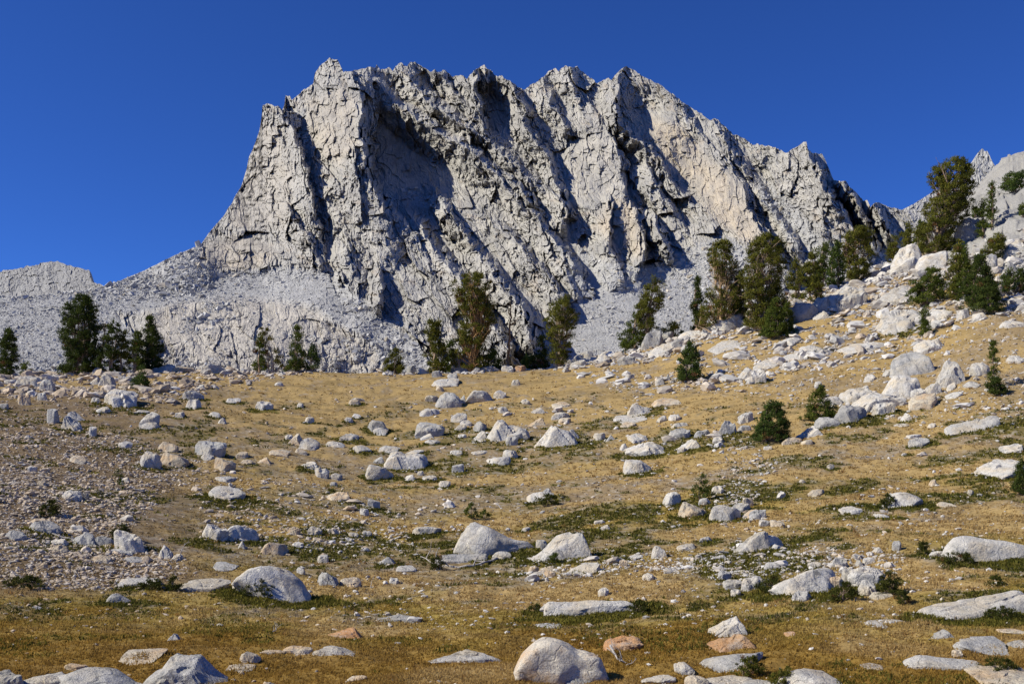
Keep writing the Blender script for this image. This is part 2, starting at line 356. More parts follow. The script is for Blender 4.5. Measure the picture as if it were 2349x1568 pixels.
def simple_depth(d0, slope, amp, colr, sc=1.0, seed=0, cellx=9, celly=12, vref=600):
    def f(U, V, top):
        x = U + fbm(U / 30, V / 30, 3, seed) * 6; y = V + fbm(U / 30, V / 30, 3, seed + 9) * 6
        off = amp * (worley(x / cellx, y / celly, seed + 1, 1.6)[0] + .6 * worley(x / (cellx * .45), y / (celly * .42), seed + 2, 1.7)[0] + 1.6 * (1 - 2 * np.abs(fbm(x / 45, y / 60, 3, seed + 3))))
        d = d0 - (V - vref) * slope - off * sc
        c = np.array(colr) * (1 + .12 * fbm(x / 20, y / 20, 4, seed + 5)[..., None])
        return d, c
    return f
build_range("distant_peak", [(-200,650),(0,622),(30,616),(60,611),(85,607),(110,599),(130,598),(150,606),(180,613),(205,620),(210,645),(240,655),(300,690),(340,720)], 520, 130, -200, 340, 740,
            simple_depth(1750, 5.0, 13, (.35, .34, .325), .5, 300, 10, 9, 600), None, .8, "low grey rocky peak far off at the left skyline")
build_range("distant_ridge", [(2000,520),(2040,500),(2071,480),(2093,468),(2116,455),(2139,440),(2180,415),(2215,392),(2250,400),(2330,380),(2420,370)], 420, 150, 2000, 2420, 640,
            simple_depth(1500, 3.0, 9, (.42, .405, .385), .6, 400, 9, 12, 430), None, .3, "smooth pale grey ridge closing the pass at right")
build_range("rock_spire", [(2195,430),(2222,385),(2233,368),(2241,354),(2248,344),(2254,339),(2259,346),(2264,344),(2269,352),(2272,361),(2285,385),(2310,430)], 200, 120, 2195, 2310, 560,
            simple_depth(620, 1.2, 7, (.44, .43, .41), .5, 500, 9, 20, 350), None, .5, "small pointed grey rock spire poking above the right slabs", back=90)

def talus_blocks():
    """separate blocks lying on the scree aprons"""
    P, m = RANGE_SCREE["mountain"]; rs = np.random.RandomState(3)
    nr, nc = m.shape; r = rs.randint(6, nr - 60, 300000); c = rs.randint(2, nc - 2, 300000)
    q = P[r, c]; px = q[:, 1] / FPX; k = (m[r, c] > .6) & (HOR - FPX * q[:, 2] / q[:, 1] < 395) ; q, px = q[k], px[k]
    n = min(len(q), 60000); q, px = q[:n], px[:n]
    s = np.minimum(.34 * (rs.pareto(2.4, n) + 1), 2.4) * px * (.6 + .8 * sstep(-.2, .4, fbm(q[:, 0] / 60, q[:, 2] / 40, 2, 55)))
    V0 = np.array([(x, y, z) for x in (-1, 1) for y in (-1, 1) for z in (-1, 1)], float); F0 = np.array([(0, 1, 3, 2), (4, 6, 7, 5), (0, 4, 5, 1), (2, 3, 7, 6), (0, 2, 6, 4), (1, 5, 7, 3)])
    A = rs.normal(size=(n, 3, 3)); Q = np.linalg.qr(A)[0]
    V = (V0[None] * rs.uniform(.55, 1.1, (n, 8, 1)) * np.stack([s * rs.uniform(.8, 1.5, n), s, s * rs.uniform(.4, .8, n)], -1)[:, None, :]) @ Q + q[:, None, :] + [0, 0, 0]
    col = np.array([.50, .485, .46]) * rs.uniform(.6, 1.15, (n, 1)) + (rs.rand(n, 1) < .1) * np.array([.04, 0, -.06])
    put("talus_blocks", mesh_np("talus_blocks", V.reshape(-1, 3), (F0[None] + (np.arange(n) * 8)[:, None, None]).reshape(-1, 4), np.repeat(col, 8, 0)), M_STONE, kind="stuff", label="grey broken blocks covering the scree aprons of the mountain", category="rubble")
talus_blocks()
# ---------------------------------------------------------------- ground: row of the surface per bearing and distance (frame pixels)
G_U = np.array([-700, -60, 130, 390, 560, 660, 770, 870, 915, 950, 972, 992, 1024, 1300, 1900]) * 1.0
G_D = np.array([3, 10, 20, 22, 26, 30, 36, 44, 54, 65, 80, 95, 110, 128, 145, 165, 200, 260, 340, 450, 600, 750.])
G_ROW = np.array([
 # 3     10    20   22   26   30   36   44   54   65   80   95  110  128  145  165  200  260  340  450  600  750
 [2600, 1010, 700, 672, 628, 592, 545, 495, 455, 425, 400, 385, 375, 365, 360, 372, 392, 400, 398, 390, 385, 385],
 [2450, 1000, 715, 690, 650, 618, 580, 530, 490, 462, 432, 410, 394, 382, 377, 388, 408, 420, 420, 410, 400, 395],
 [2300,  985, 722, 697, 661, 635, 603, 558, 520, 490, 455, 424, 400, 380, 370, 384, 410, 425, 425, 415, 402, 395],
 [2250,  980, 724, 699, 664, 640, 612, 582, 549, 519, 484, 448, 417, 388, 370, 384, 410, 425, 425, 415, 402, 395],
 [2250,  980, 722, 697, 660, 634, 604, 572, 540, 510, 475, 440, 412, 385, 366, 376, 402, 420, 425, 415, 402, 395],
 [2240,  975, 720, 694, 655, 628, 597, 563, 530, 500, 463, 428, 398, 370, 342, 345, 372, 392, 400, 400, 392, 390],
 [2230,  970, 716, 690, 650, 622, 588, 552, 517, 485, 447, 408, 375, 340, 306, 305, 322, 350, 370, 380, 380, 380],
 [2222,  968, 713, 687, 646, 617, 581, 544, 508, 475, 433, 391, 357, 319, 284, 272, 280, 305, 335, 360, 370, 370],
 [2220,  968, 712, 686, 644, 614, 578, 541, 504, 470, 425, 382, 345, 303, 270, 252, 262, 290, 322, 350, 360, 360],
 [2216,  967, 711, 685, 643, 612, 576, 538, 500, 465, 418, 371, 332, 290, 256, 236, 228, 235, 270, 330, 350, 350],
 [2214,  966, 710, 684, 642, 611, 574, 536, 498, 462, 414, 364, 324, 282, 249, 226, 207, 195, 230, 300, 340, 345],
 [2212,  965, 709, 683, 641, 610, 573, 535, 496, 460, 411, 359, 318, 276, 243, 218, 192, 158, 180, 260, 320, 335],
 [2210,  965, 708, 682, 640, 608, 571, 533, 494, 458, 408, 355, 313, 271, 239, 212, 182, 148, 165, 230, 280, 300],
 [2200,  960, 690, 662, 617, 582, 542, 498, 452, 408, 350, 300, 262, 222, 190, 165, 120,  60,  60, 120, 200, 250],
 [2150,  930, 650, 620, 570, 530, 485, 435, 380, 330, 265, 215, 180, 150, 130, 100,  60,   0,   0,  60, 150, 200]])
TU = np.linspace(-700, 1900, 520); TD = np.exp(np.linspace(np.log(3), np.log(750), 420))
_t = np.zeros((len(TU), len(TD)))
_q = np.stack([np.interp(np.log(TD), np.log(G_D), (HOR - r) / FPX * G_D) for r in G_ROW])   # height above the lens
for j in range(len(TD)): _t[:, j] = np.interp(TU, G_U, _q[:, j])
def _blur(a, n, ax):
    for _ in range(3):
        p = np.pad(a, [(n, n) if i == ax else (0, 0) for i in (0, 1)], mode='edge'); c = np.cumsum(p, ax)
        k = 2 * n + 1
        c = np.concatenate([np.zeros_like(c[:1] if ax == 0 else c[:, :1]), c], ax)
        a = (c[k:] - c[:-k]) / k if ax == 0 else (c[:, k:] - c[:, :-k]) / k
    return a
TZ = _blur(_blur(_t, 3, 0), 3, 1)
def base_z(x, y):
    u = CX + FPX * x / np.maximum(y, .5)
    i = np.clip((u - TU[0]) / (TU[1] - TU[0]), 0, len(TU) - 1.001); j = np.clip((np.log(np.maximum(y, 3)) - np.log(3)) / (np.log(750) - np.log(3)) * (len(TD) - 1), 0, len(TD) - 1.001)
    i0 = i.astype(int); j0 = j.astype(int); fi = i - i0; fj = j - j0
    return (TZ[i0, j0] * (1 - fi) + TZ[i0 + 1, j0] * fi) * (1 - fj) + (TZ[i0, j0 + 1] * (1 - fi) + TZ[i0 + 1, j0 + 1] * fi) * fj
def slabzone(x, y):                                  # bare granite hillside above the trees at far right
    u = CX + FPX * x / y
    return sstep(0, 8, y - np.interp(u, [900, 960, 1024], [152, 134, 122]) + fbm(x / 9, y / 9, 3, 600) * 16) * sstep(905, 925, u + fbm(x / 12, y / 12, 3, 601) * 30)
def ground_z(x, y):
    x = np.asarray(x, float); y = np.asarray(y, float)
    z = base_z(x, y)
    near = sstep(400, 200, y)
    z = z + near * (fbm(x / 9, y / 9, 3, 610) * .35 + fbm(x / 2.6, y / 2.6, 3, 620) * .20 + fbm(x / .7, y / .7, 3, 630) * .085)
    # small terraces across the upper meadow
    z = z + near * sstep(60, 90, y) * sstep(160, 130, y) * .26 * fbm(x / 8, y / 1.3, 3, 640)
    s = slabzone(x, y)
    z = z + s * (worley(x / 7 + z * .05, y / 10, 650, 1.4)[0] * 1.5 + worley(x / 2.4, y / 3.6, 655, 1.5)[0] * .45 + worley(x / 1.2, y / 2.6, 657, 1.5)[0] * .12 + fbm(x / 20, y / 20, 3, 656) * 3) * sstep(320, 200, y)
    return z
def pick(u, v, dmin=14.0, dmax=300.0):
    """the ground point seen at frame pixel (u, v)"""
    d = np.exp(np.linspace(np.log(dmin), np.log(dmax), 900)); x = (u - CX) / FPX * d
    row = HOR - FPX * ground_z(x, d) / d
    k = np.argmax(row <= v) if (row <= v).any() else np.argmin(row)
    return x[k], d[k], float(ground_z(x[k:k + 1], d[k:k + 1])[0])

# what grows where, as weights: straw, olive, rust, soil, green, bare stone
GREEN = []                                            # (x, y, rx, ry) patches of low green mat, filled from the rocks and from the list below
def zones(x, y):
    u = CX + FPX * x / y; z = base_z(x, y); row = HOR - FPX * z / y
    w1 = fbm(x / 14, y / 10, 4, 700); w2 = fbm(x / 5, y / 4.2, 4, 710); w3 = fbm(x / 1.6, y / 1.6, 3, 720)
    U = u + w1 * 70; V = row + w1 * 16 + w2 * 8
    rust = sstep(612, 660, V) * .85 * sstep(-.5, .1, w2 + .25) + .5 * sstep(.1, .4, w2) * sstep(560, 600, V)
    lbrown = sstep(260, 80, U) * sstep(372, 400, V) * sstep(600, 560, V)
    soil = sstep(-.12, .30, w1 * .8 + w2 * .8 + w3 * .5 + .05) * sstep(380, 425, V) * sstep(610, 575, V) * .85 + .85 * lbrown
    soil = np.maximum(soil, .7 * sstep(.12, .35, w3 + w2 * .5) * sstep(640, 600, V))
    soil = np.maximum(soil, .65 * sstep(740, 800, U) * sstep(-.2, .3, w2) * sstep(560, 500, V))
    olive = sstep(420, 500, V + w2 * 20) * sstep(-.35, .15, w2 + w3 * .4)
    green = sstep(.22, .38, w2 * .75 + w3 * .65 + .06 + .16 * sstep(560, 760, U) * sstep(330, 400, V) * sstep(620, 560, V)) * sstep(385, 430, V) * (.8 - .62 * sstep(580, 630, V))
    return rust, soil, olive, green * .8, lbrown, w2, w3
C_STRAW = np.array([.39, .270, .110]); C_OLIVE = np.array([.295, .212, .042]); C_RUST = np.array([.265, .155, .032]); C_SOIL = np.array([.215, .160, .105]); C_GREEN = np.array([.120, .100, .018]); C_STONE = np.array([.33, .315, .29])
def patch_mask(x, y):
    m = np.zeros(x.shape)
    jit = fbm(x / .8, y / .8, 3, 760) * .55
    for gx, gy, rx, ry in GREEN:
        s = (np.abs(x - gx) < rx * 1.8) & (np.abs(y - gy) < ry * 1.8)
        if s.any():
            q = np.sqrt(((x[s] - gx) / rx) ** 2 + ((y[s] - gy) / ry) ** 2) + jit[s]
            m[s] = np.maximum(m[s], sstep(1.1, .75, q))
    return m
def ground_colour(x, y):
    rust, soil, olive, green, lb, w2, w3 = zones(x, y)
    c = np.broadcast_to(C_STRAW, x.shape + (3,)).copy()
    def mx(t, k): c[:] = c + (k - c) * np.clip(t, 0, 1)[..., None]
    mx(olive * .85, C_OLIVE); mx(rust, C_RUST); mx(soil * (.75 + .25 * w3), C_SOIL); mx(green, C_GREEN); mx(patch_mask(x, y) * .9, C_GREEN)
    pr = fbm(x / .35, y / .25, 2, 780); mx(soil * sstep(.1, .5, pr) * .6, np.array([.40, .36, .30]))
    mx(lb * .75, np.array([.155, .105, .055])); mx(sstep(.05, .4, fbm(x / 3.5, y / .9, 3, 790)) * .6 * sstep(70, 95, y), C_STRAW * .62); mx(slabzone(x, y), C_STONE * (1 + .0 * w3[..., None]))
    return c * (1 + .10 * w3[..., None] + .12 * (slabzone(x, y) * fbm(x / 5, y / 12, 4, 795))[..., None])

def build_ground():
    U = np.concatenate([np.linspace(-700, -40, 60)[:-1], np.linspace(-40, 1064, 1000), np.linspace(1064, 1900, 60)[1:]])
    D = np.concatenate([np.exp(np.linspace(np.log(3), np.log(19), 40))[:-1], np.exp(np.linspace(np.log(19), np.log(160), 620)), np.exp(np.linspace(np.log(160), np.log(300), 130))[1:], np.exp(np.linspace(np.log(300), np.log(720), 30))[1:]])
    dd, uu = np.meshgrid(D, U, indexing='ij'); x = (uu - CX) / FPX * dd
    z = ground_z(x, dd)
    me = mesh_np("ground", np.stack([x, dd, z], -1).reshape(-1, 3), gridfaces(len(D), len(U))[:, ::-1], ground_colour(x, dd).reshape(-1, 3), smooth=True)
    put("ground", me, M_GROUND, kind="structure", label="dry golden and rust coloured alpine meadow rising to a low crest")
    # a plain lower sheet that runs past everything, under and behind the mountain
    r = 9000.0
    V = np.array([(-r, -r, -30), (r, -r, -30), (r, r, -30), (-r, r, -30)]); g = mesh_np("valley_floor", V, np.array([[0, 1, 2, 3]]), np.tile(C_SOIL, (4, 1)))
    put("valley_floor", g, M_GROUND, kind="structure", label="wide land under and around the mountain")
# ---------------------------------------------------------------- rocks
def ico(n):
    b = bmesh.new(); bmesh.ops.create_icosphere(b, subdivisions=n, radius=1.0)
    V = np.array([v.co[:] for v in b.verts]); F = np.array([[v.index for v in f.verts] for f in b.faces]); b.free(); return V, F
ICO = {n: ico(n) for n in (1, 2, 3, 4, 5, 6)}
def n3(P, s, o=3):
    """cheap 3-D noise from three planar ones"""
    return (fbm(P[:, 0] + P[:, 2] * .7, P[:, 1] - P[:, 2] * .6, o, s) + fbm(P[:, 1] + P[:, 0] * .5, P[:, 2] + P[:, 0] * .3, o, s + 7) + fbm(P[:, 2] * 1.1 - P[:, 1] * .4, P[:, 0], o, s + 13)) / 1.6
def rock_shape(seed, w, h, dep, kind, sub, prof=None, skew=0.0):
    rs = np.random.RandomState(seed * 7 + 11)
    V, F = ICO[sub]; V = V.copy()
    k, p = {'d': (15, 22), 'b': (11, 40), 's': (12, 26), 'w': (9, 40), 't': (10, 34)}[kind]
    nn = rs.normal(size=(k, 3)); nn /= np.linalg.norm(nn, axis=1)[:, None]
    dd = rs.uniform(.62, 1.0, k)
    if kind in 'sb':
        nn[0] = (rs.uniform(-.12, .12), rs.uniform(-.25, .0), 1); dd[0] = .42 if kind == 's' else .6; nn[0] /= np.linalg.norm(nn[0])
    if kind == 'w':
        sg = 1 if skew >= 0 else -1
        nn[0] = (-sg * .55, -.15, .82); nn[1] = (sg * .93, .1, .35); nn[2] = (-.05, -.86, .5); dd[0] = .42; dd[1] = .5; dd[2] = .6
    if kind == 't':
        nn[0] = (-.8, -.2, .5); nn[1] = (.85, 0, .45); nn[2] = (0, -.9, .4); dd[:3] = .5
    if prof is None and kind in 'dbs' and sub >= 3: prof = [q * rs.uniform(.85, 1.1) for q in {'b': (.72, 1, 1, .95, .7), 'd': (.5, .88, 1, .92, .55), 's': (.5, .9, 1, .9, .5)}[kind]]
    nn = np.concatenate([nn, np.eye(3), -np.eye(3)]); dd = np.concatenate([dd, [1.0] * 6])
    q = np.maximum(V @ nn.T, 1e-3) / dd
    r = (q ** p).sum(1) ** (-1.0 / p)
    P = V * r[:, None]
    P += V * (n3(P * 1.6 + seed * 3.1, seed, 4) * .07)[:, None]
    if sub >= 4:
        f = worley(P[:, 0] * 2.4 + P[:, 2] * 1.3 + seed, P[:, 1] * 2.4 - P[:, 2] * 1.6, seed, 1.5)
        P += V * (f[0] * (.045 if kind == 'd' else .07) - (1 - sstep(0, .05, f[1])) * .008)[:, None] + V * (n3(P * 7, seed + 50, 4) * .014)[:, None]
    top = P[:, 2] > 0.0
    x0, x1 = P[top, 0].min(), P[top, 0].max(); P[:, 0] = (P[:, 0] - (x0 + x1) / 2) / (x1 - x0)      # -.5 .. .5
    P[:, 1] = P[:, 1] / (P[:, 1].max() - P[:, 1].min())
    P[:, 2] = P[:, 2] / P[:, 2].max()
    P[:, 2] = np.where(P[:, 2] < 0, P[:, 2] * .45, P[:, 2])
    if prof is not None:
        nb = 40; ib = np.clip(((P[:, 0] + .5) * nb).astype(int), 0, nb - 1); mx = np.full(nb, 1e-3)
        np.maximum.at(mx, ib, P[:, 2]); mx = np.convolve(np.pad(mx, 4, mode='edge'), np.array([1, 2, 3, 4, 5, 4, 3, 2, 1]) / 25, 'valid')
        mi = np.interp(P[:, 0], (np.arange(nb) + .5) / nb - .5, np.maximum(mx, .18))
        t = np.interp(P[:, 0], np.linspace(-.5, .5, len(prof)), prof)
        P[:, 2] = np.where(P[:, 2] > 0, P[:, 2] * np.clip(t / mi, .05, 1.5), P[:, 2]); P[:, 2] = np.where(P[:, 2] > 1.04, 1.04, P[:, 2])
    elif kind != 'w':
        P[:, 0] += skew * .25 * np.clip(P[:, 2], 0, 1)
    return P * [w, dep, h], F
NROCK = [0]
def add_rock(u, v, wpx, hpx, kind, tone, label, name="boulder", prof=None, skew=0.0, mat=0, group=None, sub=None, seed=None, dr=None, yaw=0.0):
    """u, v: frame pixel of the middle of the foot; wpx, hpx: visible width and height in frame pixels"""
    NROCK[0] += 1; seed = seed if seed is not None else NROCK[0]
    x, y, z = pick(u, v); s = y / FPX
    w, h = wpx * s, hpx * s
    dr = dr or {'d': .8, 'b': .7, 's': 1.0, 'w': .75, 't': .8}[kind]
    dep = w * dr
    if kind == 's': h = max(h, .05 * w)
    # a low rock shows its top, so part of the visible height is depth
    slope = (ground_z(np.array([x]), np.array([y + 1.5]))[0] - z) / 1.5; view = max(0.01, slope - z / y)
    seen = dep * .8 * view
    h = max(h - .55 * seen, .45 * h)
    if sub is None: sub = 5 if wpx > 38 else 4 if wpx > 13 else 3 if wpx > 5 else 2
    P, F = rock_shape(seed, w, h, dep, kind, sub, prof, skew)
    c, sn = math.cos(yaw), math.sin(yaw)
    P = np.stack([P[:, 0] * c - P[:, 1] * sn, P[:, 0] * sn + P[:, 1] * c, P[:, 2]], -1)
    yc = y + dep * .33
    xs = x * yc / y
    zc = float(ground_z(np.array([xs]), np.array([yc]))[0])
    tl = (ground_z(np.array([xs + w * .4]), np.array([yc]))[0] - ground_z(np.array([xs - w * .4]), np.array([yc]))[0]) / (w * .8)
    tl = float(np.clip(tl, -.5, .5)); tb = float(np.clip((zc - z) / max(yc - y, .05), -.3, .6))
    P[:, 2] += P[:, 0] * tl + P[:, 1] * tb
    me = mesh_np(name, P, F, smooth=(kind == 'd' and sub >= 5))
    if sub >= 4 and kind != 'd': me.polygons.foreach_set("use_smooth", np.zeros(len(F), bool))
    o = put(name, me, ROCK[tone], loc=(xs, yc, zc - .07 * h), label=label, category="rock" if name != "boulder" else "boulder")
    if group: o["group"] = group
    if mat: GREEN.append((xs + .12 * w, yc - dep * .3, w * (.56 + .42 * mat) + .15, dep * .5 + w * .40 * mat + .3))
    return o
# tiles in which the photograph was measured: origin and scale to frame pixels
TILE = {'A': (0, 1450, .447), 'B': (1000, 1450, .447), 'C': (2000, 1450, .447), 'D': (3000, 1450, .46658), 'E': (0, 2050, .447), 'F': (1000, 2050, .447), 'G': (2000, 2050, .447), 'H': (3000, 2050, .46658),
        'I': (2400, 850, .47824), 'J': (3200, 550, .70164), 'K': (0, 900, .55343), 'L': (1200, 900, .55343)}
def tp(t, x, y):
    ox, oy, s = TILE[t]; return (ox + x * s) / 4, (oy + y * s) / 4
